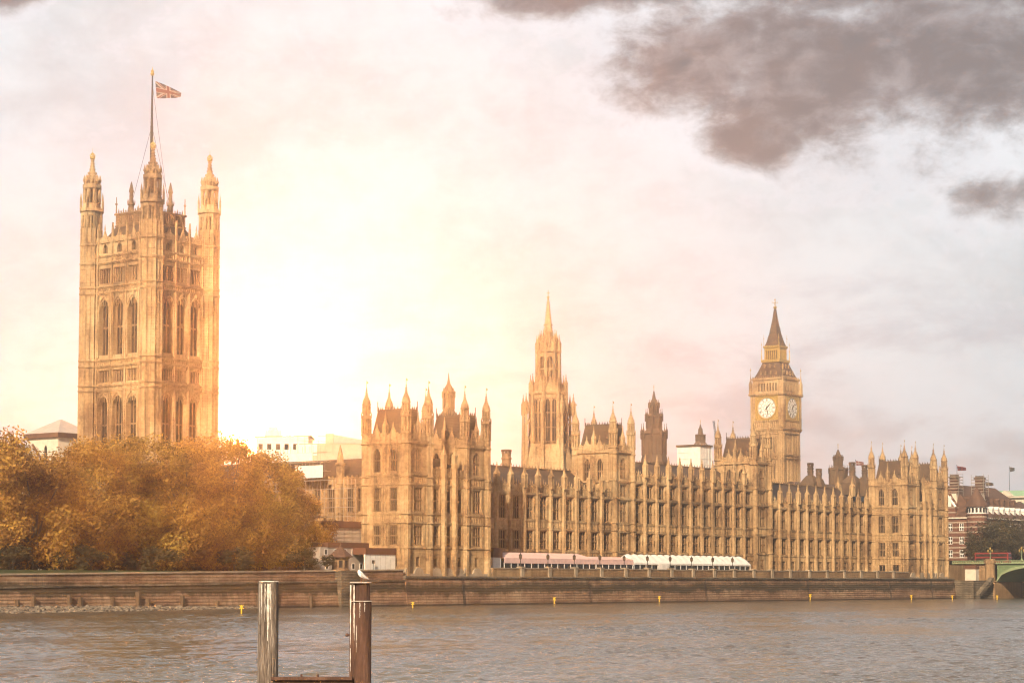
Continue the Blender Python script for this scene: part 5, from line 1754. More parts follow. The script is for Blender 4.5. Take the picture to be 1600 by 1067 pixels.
# pale church tower with pyramid roof at the left
def church():
    x0, y0 = 12.2, 122.7
    th = thing('church', 'pale church tower with a low pyramid roof above the trees at far left', 'church', (18, 128.6, G))
    b = MB(); b.box(x0, x0 + 11.6, y0, y0 + 11.6, G, 41.2); b.build('tower', 'render', th)
    b = MB(); b.box(x0 - .7, x0 + 12.3, y0 - .7, y0 + 12.3, 41.2, 42.4); b.build('eaves', 'tile', th)
    b = MB(); b.sq(x0 + 5.8, y0 + 5.8, [(42.4, 6.4), (46.3, .15)]); ro = b.build('roof', 'lead', th)
    w_ = MB(lambda s, d, z: (s, -d, z))
    w_.prism([(-.5, 0), (.5, 0), (.5, 3.2), (.3, 3.7), (0, 4.0), (-.3, 3.7), (-.5, 3.2)], -.1, .06, 1)
    wm = w_.mesh('window', 'glass')
    inst('window', wm, th, (x0 + 5.2, y0, 35.4), RZ_E); inst('window', wm, th, (x0, y0 + 4.6, 35.4), RZ_S)
    # steep nave roofs meeting the tower, with dark verge boards
    b = MB()
    b.add([(x0 - 22, y0 + 9.4, 39.5), (x0, y0 + 9.4, 39.5), (x0, y0 + .6, 30), (x0 - 22, y0 + .6, 30), (x0 - 22, y0 + 18, 30), (x0, y0 + 18, 30)], [(0, 1, 2, 3), (0, 4, 5, 1), (3, 4, 0), (2, 1, 5)])
    b.build('nave_roof', 'lead', th)
    b = MB(); b.box(x0 - 21.5, x0, y0 + 1.5, y0 + 17, G, 30); b.build('nave_wall', 'render', th)
    b = MB(); b.add([(x0 + 9.4, y0, 39.2), (x0 + 9.4, y0 - 16, 39.2), (x0 + 1, y0, 30), (x0 + 1, y0 - 16, 30), (x0 + 18, y0, 30), (x0 + 18, y0 - 16, 30)], [(0, 1, 3, 2), (0, 4, 5, 1), (0, 2, 4), (1, 5, 3)])
    b.build('transept_roof', 'lead', th)
    b = MB(); b.box(x0 + 2, x0 + 17, y0 - 15.5, y0 - .2, G, 29.99); b.build('transept_wall', 'render', th)
    b = MB(); b.tube((x0 - .25, y0 + 9.4, 39.7), (x0 - .25, y0 + .5, 30.1), .38, 4); b.tube((x0 + 9.4, y0 - .3, 39.4), (x0 + .9, y0 - .3, 30.1), .38, 4)
    b.build('verge_board', 'brown', th)
church()

# ================================================================== WORKS COMPOUND BY THE KIOSK
th = thing('site_building', 'brown roofed boarded works building behind the grey site cabins', 'building', (-3, 14, G))
b = MB(); b.box(-8.4, 6.0, 12.2, 18, G, 16.4); b.build('wall', 'netting', th)
b = MB(); b.box(-8.8, 1.4, 11.8, 18.4, 16.4, 17.8); b.build('roof', 'brown', th)
b = MB()
for z in (13.6, 14.5, 15.4): b.tube((-8.2, 12.0, z), (1.0, 12.0, z), .06, 4)
for x in (-8, -5.5, -3, -.5): b.tube((x, 12.05, G), (x, 12.05, 16.3), .06, 4)
b.build('scaffold_tubes', 'pole', th)
th = thing('site_cabin', 'two storey grey site cabin with small square windows behind the domed kiosk', 'site cabin', (-13, 8, G))
b = MB(); b.box(-19.6, -6.2, 6, 10.5, G, 12.1); b.build('wall', 'cabin', th)
b = MB(); b.box(-17.5, -4.6, 5.8, 10.8, 12.1, 13.1); b.build('roof', 'brown', th)
wm = MB(lambda s, d, z: (s, -d, z))
for a_, b_, p_, q_ in ((-.5, .5, 0, .12), (-.5, .5, 1.13, 1.25), (-.5, -.38, .12, 1.13), (.38, .5, .12, 1.13)): wm.box(a_, b_, 0, .08, p_, q_)
wm = wm.mesh('window', 'white')
pn = MB(); pn.box(-.38, .38, -.04, -.01, .12, 1.13); pn = pn.mesh('pane', 'glass')
for x, z in ((-18.0, 10.5), (-15.0, 10.5), (-12.0, 10.5), (-9.4, 10.5), (-6.9, 10.5), (-9.4, 7.6), (-6.9, 7.6), (-12.2, 7.6), (-17.6, 7.6)):
    o = inst('window', wm, th, (x, 5.995, z)); _inst_sub('pane', pn, o, (0, 0, 0))
th = thing('hoarding', 'plain white hoarding with brown top band between site cabin and near pavilion', 'hoarding', (-4, 2.6, G))
b = MB(); b.box(-9.7, .1, 2.5, 2.8, G, 10.7); b.build('panel', 'white', th)
b = MB(); b.box(-9.7, .1, 2.35, 5.9, 10.7, 12.05); b.build('top_band', 'brown', th)
b = MB()
for i in range(7): b.box(-9.6 + 1.6 * i, -9.56 + 1.6 * i, 2.48, 2.5, G, 10.7)
b.build('batten', 'cabin', th)
def kiosk():
    cx, cy = -19.8, .4
    th = thing('kiosk', 'small octagonal stone kiosk with a curved conical roof on the embankment wall', 'kiosk', (cx, cy, 7.0))
    b = MB(); b.rev(cx, cy, [(6.9, 2.0), (7.5, 2.0), (7.6, 1.75), (9.6, 1.75), (9.7, 2.0), (9.95, 2.1)]); b.build('wall', 'stone2', th)
    b = MB(); b.rev(cx, cy, [(9.95, 2.65), (10.25, 2.5), (10.9, 1.7), (11.5, .95), (12.0, .45), (12.15, .1)]); r = b.build('roof', 'tile', th)
    g = MB(); g.ball((cx, cy, 12.3), .2); g.tube((cx, cy, 12.1), (cx, cy, 12.9), .06)
    inst('finial', g.mesh('finial', 'stone2', WP[r]), r, WP[r])
    f = MB()
    a = -PI / 2 + .05
    for ang in (-PI / 2, -PI * .75, -PI * .25):
        rr = 1.75 * math.cos(PI / 8)
        f.F = lambda s, d, z, ang=ang, rr=rr: (cx + math.cos(ang) * (rr + d) - math.sin(ang) * s, cy + math.sin(ang) * (rr + d) + math.cos(ang) * s, z)
        f.box(-.35, .35, -.02, .03, 7.9, 9.3)
    f.build('window', 'glass', th)
kiosk()
mb = MB(); mb.tube((-8.0, 1.7, 7), (-8.0, 1.7, 9.2), .05); mb.box(-8.4, -7.7, 1.6, 1.75, 8.8, 9.5)
tag(mb.build('sign_post', 'iron', None, (-8, 1.7, 7)), 'small dark sign on a post in front of the white hoarding', 'sign')

# ================================================================== TERRACE
def marquee(name, label, x0, x1, y0, y1, ze, zr, mat, bays, hip=(0, 0), scallop=False, gable_left=False):
    th = thing(name, label, 'marquee', ((x0 + x1) / 2, y0, G))
    b = MB()
    ym = (y0 + y1) / 2
    n = bays
    bw = (x1 - x0) / n
    if scallop:
        for i in range(n):
            a, c = x0 + bw * i, x0 + bw * (i + 1)
            m_ = 6
            for side in (0, 1):
                for k in range(m_):
                    s0_, s1_ = a + bw * k / m_, a + bw * (k + 1) / m_
                    h = lambda s: .22 * math.sin(PI * (s - a) / bw)
                    yo = y0 if side == 0 else y1
                    yq = (yo + ym) / 2; zq = ze + (zr - ze) * .62
                    b.add([(s0_, yo, ze), (s1_, yo, ze), (s1_, yq, zq + h(s1_)), (s0_, yq, zq + h(s0_)), (s1_, ym, zr + h(s1_)), (s0_, ym, zr + h(s0_))], [(0, 1, 2, 3), (3, 2, 4, 5)])
        b.add([(x0, y0, ze), (x0, (y0 + ym) / 2, ze + (zr - ze) * .62), (x0, ym, zr), (x0, (y1 + ym) / 2, ze + (zr - ze) * .62), (x0, y1, ze)], [(0, 1, 2, 3, 4)])
        b.add([(x1, y0, ze), (x1, (y0 + ym) / 2, ze + (zr - ze) * .62), (x1, ym, zr), (x1, (y1 + ym) / 2, ze + (zr - ze) * .62), (x1, y1, ze)], [(4, 3, 2, 1, 0)])
    else:
        gable_roof(b, x0, x1, y0, y1, ze, zr, *hip)
    b.build('roof', mat, th)
    vh = .35 if scallop else 1.15
    b = MB(); b.box(x0, x1, y0 + .02, y0 + .1, ze - vh, ze - .002); b.build('valance', mat, th)
    pm = MB(); pm.box(-.06, .06, -.06, .06, 0, ze - G - vh - .01); pm = pm.mesh('post', 'white')
    k = int((x1 - x0) / 2.6)
    for i in range(k + 1):
        inst('post', pm, th, (x0 + .1 + (x1 - x0 - .2) * i / k, y0 + .12, G + .06))
    b = MB(); b.box(x0 + .1, x1 - .1, y0 + .5, y1 - .3, G + .07, ze - .4); b.build('side_wall', 'glass', th)
    return th
marquee('marquee', 'long pink roofed marquee on the terrace in front of the left wing', 37.9, 74.5, 2.2, 8.6, 10.4, 11.75, 'pink', 14, (0, 3.5))
marquee('marquee', 'low pink roofed marquee link joining the long pink marquee and the white one', 74.6, 90.6, 2.2, 7.0, 10.4, 11.1, 'pink', 6, (0, 0))
wm_ = marquee('marquee', 'long scalloped white marquee on the terrace in front of the middle wing', 91.0, 147.6, 2.2, 8.0, 9.65, 11.7, 'canvas', 19, scallop=True)
b = MB(); b.box(102.0, 106.5, 2.0, 2.2, G + .06, 9.3); b.build('entrance_panel', 'white', wm_)
b = MB(); b.box(90.9, 91.0, 2.2, 8.0, 9.0, 9.66); b.build('gable_panel', 'canvas', wm_)
simple_building('white_cabin', 'small plain white cabin at the left end of the pink marquee', 'cabin', [('wall', (34.0, 36.9, 2.4, 5.6, G + .06, 10.5), 'white'), ('roof', (33.8, 37.2, 2.2, 9.0, 10.5, 12.6), 'brown')])

def terrace_lamp(x):
    th = thing('lamp_standard', 'ornate twin bulb lamp standard on a terrace wall pier', 'lamp', (x, -.6, 8.4), group='lamp standards along the terrace wall')
    b = MB(); b.rev(x, -.6, [(8.4, .3), (8.7, .26), (8.8, .1), (10.0, .08), (10.1, .13), (10.2, .06)], 8); b.build('post', 'iron', th)
    b = MB(); b.rev(x, -.6, [(10.15, .16), (10.35, .34), (10.9, .40), (11.0, .34)], 6); b.build('lantern', 'soot', th)
    b = MB(); b.rev(x, -.6, [(11.0, .44), (11.25, .2), (11.35, .1), (11.6, .03)], 6); b.build('lantern_cap', 'iron', th)
    return th
LAMP = terrace_lamp(PIERS[0])
names = ['first lamp standard from the left on the terrace wall, before the pink marquee'] + [None] * 20
ords = 'first second third fourth fifth sixth seventh eighth ninth tenth eleventh twelfth thirteenth fourteenth'.split()
LAMP['label'] = 'ornate dark lamp standard on the terrace wall, first from the left'
for k, x in enumerate(PIERS[1:10]):
    copy_thing(LAMP, (x, -.6, 8.4), f'ornate dark lamp standard on the terrace wall, {ords[k + 1]} from the left, before the {"pink" if k < 4 else "white"} marquee')

# a few people along the open end of the terrace
def person(label, x, y, z, coat, h=1.72, turn=0.0, stride=.12):
    th = thing('person', label, 'person', (x, y, z), group='people on the palace terrace')
    ct, sn = math.cos(turn), math.sin(turn)
    F = lambda a, b_, c: (x + ct * a - sn * b_, y + sn * a + ct * b_, z + c)
    k = h / 1.75
    V_ = [(0, 0, .92), (0, 0, 1.12), (0, 0, 1.38), (0, 0, 1.52), (0, -.02, 1.64), (0, -.01, 1.74),
          (.09, 0, .90), (.10, stride, .48), (.10, stride * .9, .05), (.10, stride * .9 - .14, .03),
          (-.09, 0, .90), (-.10, -stride * .6, .48), (-.10, -stride, .05), (-.10, -stride - .14, .03),
          (.19, 0, 1.40), (.25, -.02, 1.13), (.24, -.09, .88), (-.19, 0, 1.40), (-.25, .03, 1.13), (-.24, -.05, .88)]
    Ed = [(0, 1), (1, 2), (2, 3), (3, 4), (4, 5), (0, 6), (6, 7), (7, 8), (8, 9), (0, 10), (10, 11), (11, 12), (12, 13), (2, 14), (14, 15), (15, 16), (2, 17), (17, 18), (18, 19)]
    rad = [.15, .14, .17, .065, .10, .085, .09, .065, .045, .04, .09, .065, .045, .04, .07, .048, .04, .07, .048, .04]
    me = bpy.data.meshes.new('body')
    me.from_pydata([F(a * k, b_ * k, c * k) for a, b_, c in V_], Ed, [])
    o = bpy.data.objects.new('body', me); COL.objects.link(o)
    md = o.modifiers.new('skin', 'SKIN'); md.use_smooth_shade = True
    for i, sv in enumerate(me.skin_vertices[0].data):
        sv.radius = (rad[i] * k, rad[i] * k * .85); sv.use_root = (i == 0)
    o.modifiers.new('sub', 'SUBSURF').levels = 1
    me.materials.append(M[coat])
    me.transform(Matrix.Translation(-Vector((x, y, z))))
    o.parent = th; WP[o] = WP[th]
    hd = MB(); hd.ball(F(0, -.01, 1.70 * k), .115 * k, 8, 6, 1.15)
    hd.build('hair', 'soot', th)
    return th
for lab, x, coat, tn in (('person in a dark coat standing on the terrace just right of the white marquee', 152.4, 'iron', .4),
                         ('person in a white top standing on the open terrace right of the white marquee', 156.6, 'flagwhite', 1.2),
                         ('person in navy clothes walking on the open terrace before the right hand wing', 166.5, 'flagblue', 2.2),
                         ('person in a red top on the terrace before the right hand wing', 171.8, 'flagred', .2)):
    person(lab, x, 1.2, G + .06, coat, 1.74, tn)

# ================================================================== TREES
random.seed(11)
def leaf_quads(mb, c, rad, n, size):
    for k in range(n):
        d = Vector((random.gauss(0, 1), random.gauss(0, 1), random.gauss(0, 1))).normalized()
        r = (.30 + .95 * random.random() ** .8)
        p = Vector(c) + Vector((d.x * rad[0], d.y * rad[1], d.z * rad[2])) * r
        nrm = (d * .7 + Vector((random.uniform(-1, 1), random.uniform(-1, 1), random.uniform(-.6, 1)))).normalized()
        t = nrm.orthogonal().normalized()
        t = Quaternion(nrm, random.random() * 6.28) @ t
        b = nrm.cross(t)
        s = size * random.uniform(.6, 1.25)
        mb.add([tuple(p - t * s), tuple(p - b * s * .55 + t * s * .1), tuple(p + t * s), tuple(p + b * s * .55 + t * s * .1)], [(0, 1, 2, 3)])

def tree_meshes(seed, h, rx, z0, nclump, leaves, size, mat, drop=0.0):
    """trunk and crown for a tree with foot at 0,0,0; crown from z0 to h"""
    rnd = random.Random(seed)
    random.seed(seed)
    tr = MB()
    tr.tube((0, 0, -.3), (0, 0, h * .22), h * .026, 8, h * .021)
    cm = (z0 + h) / 2; hz = (h - z0) / 2
    cr = MB()
    pts = []
    for i in range(nclump):
        for _ in range(30):
            a = rnd.random() * 2 * PI
            u = rnd.uniform(-1, 1)
            q = rnd.uniform(.35, 1.0) ** .5
            lump = 1 + .18 * math.sin(a * 2.3 + seed) + .14 * math.sin(a * 4.1 + u * 3 + seed * 2)
            w = math.sqrt(max(.02, 1 - abs(u) ** (2.4 if u > 0 else 5)))
            p = Vector((rx * q * w * lump * math.cos(a), rx * q * w * lump * math.sin(a), cm + hz * u * .9))
            if all((p - o).length > rx * .20 for o in pts): break
        pts.append(p)
        s = rnd.uniform(.20, .34) * rx
        leaf_quads(cr, p, (s * 1.25, s * 1.25, s * .95), int(leaves / nclump * rnd.uniform(.8, 1.3)), size)
    for p in pts[::4]:
        m_ = Vector((p.x * .35, p.y * .35, h * .22 + (p.z - h * .22) * .5))
        tr.tube((0, 0, h * .2), m_, h * .010, 6, h * .007); tr.tube(m_, p, h * .007, 5, h * .003)
    return tr.mesh('trunk', 'bark'), cr.mesh('crown', mat)
TM = [tree_meshes(21 + i, 1.0 * hh, rr, z0, 46, 25000, .30, 'leafb' if i == 1 else 'leaf') for i, (hh, rr, z0) in enumerate(((25, 8.6, .3), (26, 8.0, .3), (24, 9.2, .2), (20, 8.2, .2)))]
TS = tree_meshes(40, 19, 5.0, 1.0, 24, 3300, .36, 'leaf')
TG = tree_meshes(50, 15, 6.5, 1.0, 30, 5200, .36, 'leaf2')
def tree(label, mesh, x, y, h, rz, hm, wide=1.0, z=G, group='plane trees in the riverside park', name='plane_tree', cat='tree'):
    th = thing(name, label, cat, (x, y, z), group=group)
    k = h / hm
    inst('trunk', mesh[0], th, (x, y, z), rz, (wide * k, wide * k, k)); inst('crown', mesh[1], th, (x, y, z), rz, (wide * k, wide * k, k))
    return th
HM = (25, 26, 24, 20)
for lab, m_, x, y, top, rz, wd in (
        ('tall golden tree cut off by the left frame edge, front row', 0, -106, 12, 35.2, .3, 1.0),
        ('lower rounded tree just below the pale church, front row', 3, -89, 12, 27.6, 1.3, 1.1),
        ('full golden tree in front of the left side of the square tower', 2, -75.5, 13, 30.8, 2.2, .95),
        ('tall golden tree in front of the near corner of the square tower', 1, -63, 13, 32.8, .9, .98),
        ('golden tree in front of the right side of the square tower', 0, -51.5, 12, 32.0, 4.0, .98),
        ('tall tree just right of the square tower, below the white flat topped building', 2, -40.5, 12, 33.0, 5.2, .95),
        ('broad golden tree left of the works compound, second from the right', 1, -30.5, 11, 31.0, 3.1, .86),
        ('smaller rounded tree at the right end of the park row, beside the site cabin', 3, -19.2, 11.5, 23.2, 2.0, .80)):
    tree(lab, TM[m_], x, y, top - G, rz, HM[m_], wd)
for lab, m_, x, y, top, rz in (
        ('rear tree behind the far left pair of the park row', 2, -96, 32, 30.5, 1.9),
        ('rear tree showing between the church and the square tower', 3, -72, 34, 27.0, .2),
        ('rear tree filling the gap before the middle of the square tower', 1, -56, 34, 32.0, 2.7),
        ('rear tree behind the right half of the park row', 0, -34, 32, 32.5, 3.3),
        ('rear tree beneath the scaffolded side wing', 3, -16, 30, 25.0, 4.3)):
    tree(lab, TM[m_], x, y, top - G, rz, HM[m_], 1.0)
tree('thin sparse tree with upright wispy branches left of the scaffolding', TS, -14.5, 17, 22.5, .5, 19, .75)
# clipped shrubs along the wall foot
SH = tree_meshes(61, 4.2, 2.6, .2, 14, 1600, .24, 'leaf2')
for lab, x in (('low shrub at the wall top near the left frame edge', -101), ('low shrub at the wall top below the church', -86), ('low shrub at the wall top before the square tower', -68), ('low shrub at the wall top right of the square tower', -47), ('low shrub at the wall top left of the kiosk', -27)):
    tree(lab, SH, x, 3.6, 4.2, x, 4.2, 1.5, G, 'shrubs along the park wall', 'shrub', 'shrub')

SB = tree_meshes(71, 7.0, 4.6, .0, 26, 3600, .32, 'leaf2')
for k, x in enumerate((-108, -100, -92, -84, -76, -68, -60, -52, -44, -36, -28)):
    wds = ['at the left frame edge', 'beneath the leftmost tall tree', 'under the low rounded tree', 'below the church', 'under the full golden tree', 'below the near corner of the square tower', 'below the right side of the square tower', 'between tall trunks right of the square tower', 'under the broad golden tree', 'in the deep shade near the works compound', 'last in the row left of the site cabin']
    tree('dark laurel bush behind the park wall ' + wds[k], SB, x, 19 + (k % 3), 6.6, k * 1.3, 7, 1.25, G, 'laurel bushes under the park trees', 'shrub', 'shrub')

# ================================================================== BRIDGE AND FAR BANK
def bridge():
    th = thing('bridge', 'green iron arched road bridge on stone piers at the right edge', 'bridge', (297, -30, 0))
    x0, x1 = 284.0, 310.0
    spans = [(-8.0, -37.0), (-40.5, -73.0), (-76.5, -110.0)]
    b = MB(); pa = MB()
    def arc(a, c, n=18):
        m_ = (a + c) / 2; hw = (a - c) / 2
        return [(a - 2 * hw * i / n, 5.2 + 4.7 * math.sqrt(max(0, 1 - ((a - 2 * hw * i / n - m_) / hw) ** 2))) for i in range(n + 1)]
    for a, c in spans:
        pts = arc(a, c)
        b.prism(pts + [(c, 10.9), (a, 10.9)], x0 + .5, x1 - .5, 0)
        for xx in (x0 + .0, x1 - .45):
            d = MB()
            for (ya, za), (yb, zb) in zip(pts[:-1], pts[1:]):
                d.add([(xx, ya, za - .05), (xx + .45, ya, za - .05), (xx + .45, yb, zb - .05), (xx, yb, zb - .05), (xx, ya, za + .75), (xx + .45, ya, za + .75), (xx + .45, yb, zb + .75), (xx, yb, zb + .75)],
                      [(0, 1, 2, 3), (4, 7, 6, 5), (0, 4, 5, 1), (1, 5, 6, 2), (2, 6, 7, 3), (3, 7, 4, 0)])
            d.build('arch_rib', 'bridge_pale', th)
    b.build('arch_wall', 'bridge', th)
    for y in (-6.2, -38.75, -74.75):
        q = MB(); q.box(x0 - 1.4, x1 + 1.4, y - 1.75, y + 1.75, -1, 5.0); q.rev(x0 - .9, y, [(-1, 1.9), (5.0, 1.8), (5.3, 2.05), (5.5, 1.6), (10.9, 1.5), (11, 1.75), (12.2, 1.75), (12.4, 1.3)], 8)
        q.build('pier', 'granite' if y < -7 else 'stone2', th)
    pa.box(x0 - .25, x0 + .2, -112, 8, 10.9, 11.15); pa.box(x0 - .3, x0 + .2, -112, 8, 11.75, 11.95)
    pa.box(x1 - .2, x1 + .25, -112, 8, 10.9, 11.9)
    y = -111.5
    while y < 7.8:
        pa.box(x0 - .12, x0 + .08, y, y + .22, 11.15, 11.75); y += .6
    pa.build('parapet', 'bridge_pale', th)
    q = MB(); q.box(x0 + .2, x1 - .2, -112, 12, 10.91, 10.96); q.build('deck', 'paving', th)
bridge()
simple_building('bridge_abutment', 'weathered stone abutment carrying the bridge road behind the landing stairs', 'abutment', [('wall', (284.6, 309.4, -4.4, 24, -.9, 10.9), 'stone2'), ('parapet', (284.2, 284.7, -4.4, 24, 10.9, 11.9), 'stone2')])
th = thing('landing_stage', 'dark stone landing and sloping stair wall between the far pavilion and the bridge', 'landing', (275, -4, 0))
b = MB(); b.box(267.3, 284.0, -7.6, .5, -.9, 5.6); b.build('wall', 'granite', th)
b = MB(); b.box(267.3, 284.4, .5, 1.2, 5.6, 10.4); b.build('back_wall', 'stone2', th)
b = MB(); b.prism([(268.2, 0), (279.0, 5.4), (279.0, 6.6), (268.2, 1.3)], -9.2, -7.6, 1); b.build('stair', 'granite', th)
simple_building('white_kiosk', 'small white box cabin with brown fascia on the landing beside the bridge', 'cabin', [('wall', (270.0, 272.4, -7.2, -3.6, 5.6, 9.2), 'render'), ('roof', (269.8, 272.6, -7.3, -3.4, 9.2, 10.3), 'brown')])
def bridge_lamp(label, y):
    x = 284.0 - .1
    th = thing('street_lamp', label, 'street lamp', (x, y, 11.9), group='triple globe lamps on the bridge')
    b = MB(); b.rev(x, y, [(11.9, .35), (12.4, .3), (12.5, .14), (14.3, .09), (15.2, .07)], 8)
    for sg in (-1, 1): b.tube((x, y, 14.1), (x, y + sg * .7, 14.5), .06, 5)
    b.build('post', 'bridge_pale', th)
    for dy, z in ((0, 15.4), (.7, 14.7), (-.7, 14.7)):
        g = MB(); g.rev(x, y + dy, [(z - .2, .12), (z, .26), (z + .45, .3), (z + .6, .16), (z + .8, .04)], 6); g.build('lantern', 'gold', th)
    return th
bridge_lamp('triple lantern street lamp on the bridge pier in front of the red bus', -6.0)
bridge_lamp('triple lantern street lamp on the bridge parapet near the right frame edge', -16.5)

def bus():
    x, y0, y1 = 288.2, -10.2, 1.2
    th = thing('double_decker_bus', 'red double decker bus crossing the bridge', 'bus', (x + 1.25, (y0 + y1) / 2, 10.96))
    b = MB()
    prof = [(y0, 11.35), (y1, 11.35), (y1, 15.0), (y1 - .25, 15.35), (y0 + .35, 15.35), (y0 + .05, 14.6)]
    b.prism([(y0, 11.3), (y1, 11.3), (y1, 14.25), (y1 - .2, 14.5), (y0 + .3, 14.5), (y0, 14.1)], x, x + 2.5, 0)
    body = b.build('body', 'red', th)
    for z0, z1 in ((11.95, 12.75), (13.2, 14.05)):
        w_ = MB(); w_.box(x - .02, x + .5, y0 + .5, y1 - .4, z0, z1); w_.box(x + .2, x + 2.3, y0 - .03, y0 + .2, z0, z1)
        w_.build('window', 'glass', th)
    for yy in (y0 + 2.2, y1 - 2.6):
        for xx in (x - .02, x + 2.24):
            q = MB(); n = 14
            q.prism([(yy + .5 * math.cos(2 * PI * i / n), 11.46 + .5 * math.sin(2 * PI * i / n)) for i in range(n)], xx, xx + .28, 0)
            q.build('wheel', 'rubber', th)
bus()
# far bank wall beyond the bridge
th = thing('embankment_wall', 'dark embankment wall seen beneath the bridge arch', 'wall', (450, -1, 0))
b = MB(); b.box(310, 700, -1.4, .55, -.9, 9.0); b.build('wall_face', 'granite', th)
b = MB(); b.box(310, 700, -1.6, .7, 9.0, 9.4); b.build('coping', 'coping', th)

def banded_house():
    th = thing('brick_house', 'banded red brick block with steep brown roofs and corner turret, right of palace', 'building', (335, 25, G))
    x0, x1, y0, y1 = 318.5, 372, 13.4, 40
    w_ = MB()
    E, S = face_e(y0), face_s(x0)
    ex = [x0 + 5 + 4.4 * i for i in range(11)]; sy = [y0 + 6 + 4.2 * i for i in range(5)]
    for z0, z1, zb, zt in ((G, 12.5, 8.6, 11.4), (12.5, 17, 13.4, 16), (17, 21.5, 17.9, 20.5), (21.5, 26.5, 22.4, 25)):
        w_.F = E; storey(w_, x0, x1, z0, z1, [(c, 1.7, zb, zt, None) for c in ex])
        w_.F = S; storey(w_, y0 + .6, y1, z0, z1, [(c, 1.7, zb, zt, None) for c in sy])
    w_.F = None; w_.box(x0 + .6, x1, y0 + .6, y1, G, 26.5)
    w_.build('wall', 'brick', th)
    for zb, h in ((8.6, 2.8), (13.4, 2.6), (17.9, 2.6), (22.4, 2.6)):
        for c in ex:
            o = inst('window', HOUSEWIN[0], th, (c, y0 + .3, zb), RZ_E); _inst_sub('pane', HOUSEWIN[1], o, (0, 0, 0))
        for c in sy:
            o = inst('window', HOUSEWIN[0], th, (x0 + .3, c, zb), RZ_S); _inst_sub('pane', HOUSEWIN[1], o, (0, 0, 0))
    c = MB()
    c.F = E; c.box(x0, x1, -.1, .5, 26.5, 27.0); c.F = S; c.box(y0 + .1, y1, -.1, .5, 26.5, 27.0)
    c.build('cornice', 'render', th)
    r = MB(); gable_roof(r, x0 - .4, x1, y0 - .4, y1, 27.01, 38.6, 9, 9); ro = r.build('roof', 'tile', th)
    for i in range(9):
        xx = x0 + 6 + 4.6 * i
        for yy, zz, s_ in ((y0 + 1.2, 27.6, 1.0), (y0 + 5.0, 31.8, .7)):
            d = MB(); d.box(xx - .8 * s_, xx + .8 * s_, yy, yy + 3.2, zz, zz + 2.3 * s_); d.prism([(xx - .95 * s_, zz + 2.3 * s_), (xx + .95 * s_, zz + 2.3 * s_), (xx, zz + 3.4 * s_)], yy - .1, yy + 3, 1)
            inst('dormer', d.mesh('dormer', 'white' if s_ == 1.0 else 'tile', WP[ro]), ro, WP[ro])
    # corner turret with conical cap
    t = MB(); t.rev(x0 + .6, y0 + .6, [(G, 3.4), (27.6, 3.4), (27.7, 3.6), (28.0, 3.6)], 16); t.build('corner_turret', 'brick', th)
    t = MB(); t.rev(x0 + .6, y0 + .6, [(28.0, 3.3), (30.4, 3.3)], 16, 0); t.build('turret_band', 'white', th)
    t = MB()
    for i in range(16):
        a = 2 * PI * i / 16
        t.F = lambda s, d, z, a=a: (x0 + .6 + math.cos(a) * (3.26 + d) - math.sin(a) * s, y0 + .6 + math.sin(a) * (3.26 + d) + math.cos(a) * s, z)
        t.box(-.36, .36, -.1, .12, 28.5, 30.0)
    t.F = None; t.build('turret_window', 'glass', th)
    t = MB(); t.rev(x0 + .6, y0 + .6, [(30.4, 4.0), (30.7, 3.9), (33.5, 2.2), (37.0, .2)], 16); t.build('turret_roof', 'tile', th)
    # striped gable facing south
    q = MB(); q.prism([(y0 + 8, 26.5), (y0 + 19, 26.5), (y0 + 19, 30.5), (y0 + 16, 34.5), (y0 + 14.4, 38), (y0 + 12.6, 38), (y0 + 11, 34.5), (y0 + 8, 30.5)], x0 - .3, x0 + 5, 0); q.build('gable', 'brick', th)
    q = MB()
    for a_, b_ in (((y0 + 8, 30.5), (y0 + 11, 34.5)), ((y0 + 11, 34.5), (y0 + 12.6, 38)), ((y0 + 14.4, 38), (y0 + 16, 34.5)), ((y0 + 16, 34.5), (y0 + 19, 30.5)), ((y0 + 12.6, 38), (y0 + 14.4, 38))):
        q.tube((x0 - .1, a_[0], a_[1]), (x0 - .1, b_[0], b_[1]), .5, 5)
    q.box(x0 - .5, x0 - .25, y0 + 9.4, y0 + 17.6, 30.6, 34.2)
    q.tube((x0 - .1, y0 + 13.5, 38), (x0 - .1, y0 + 13.5, 41.5), .3, 5, .05); q.build('gable_trim', 'white', th)
HOUSEWIN = win_mesh(1.7, 2.6, 2, 1)
wmh = HOUSEWIN[0].copy(); wmh.materials.clear(); wmh.materials.append(M['white']); HOUSEWIN = (wmh, HOUSEWIN[1])
banded_house()
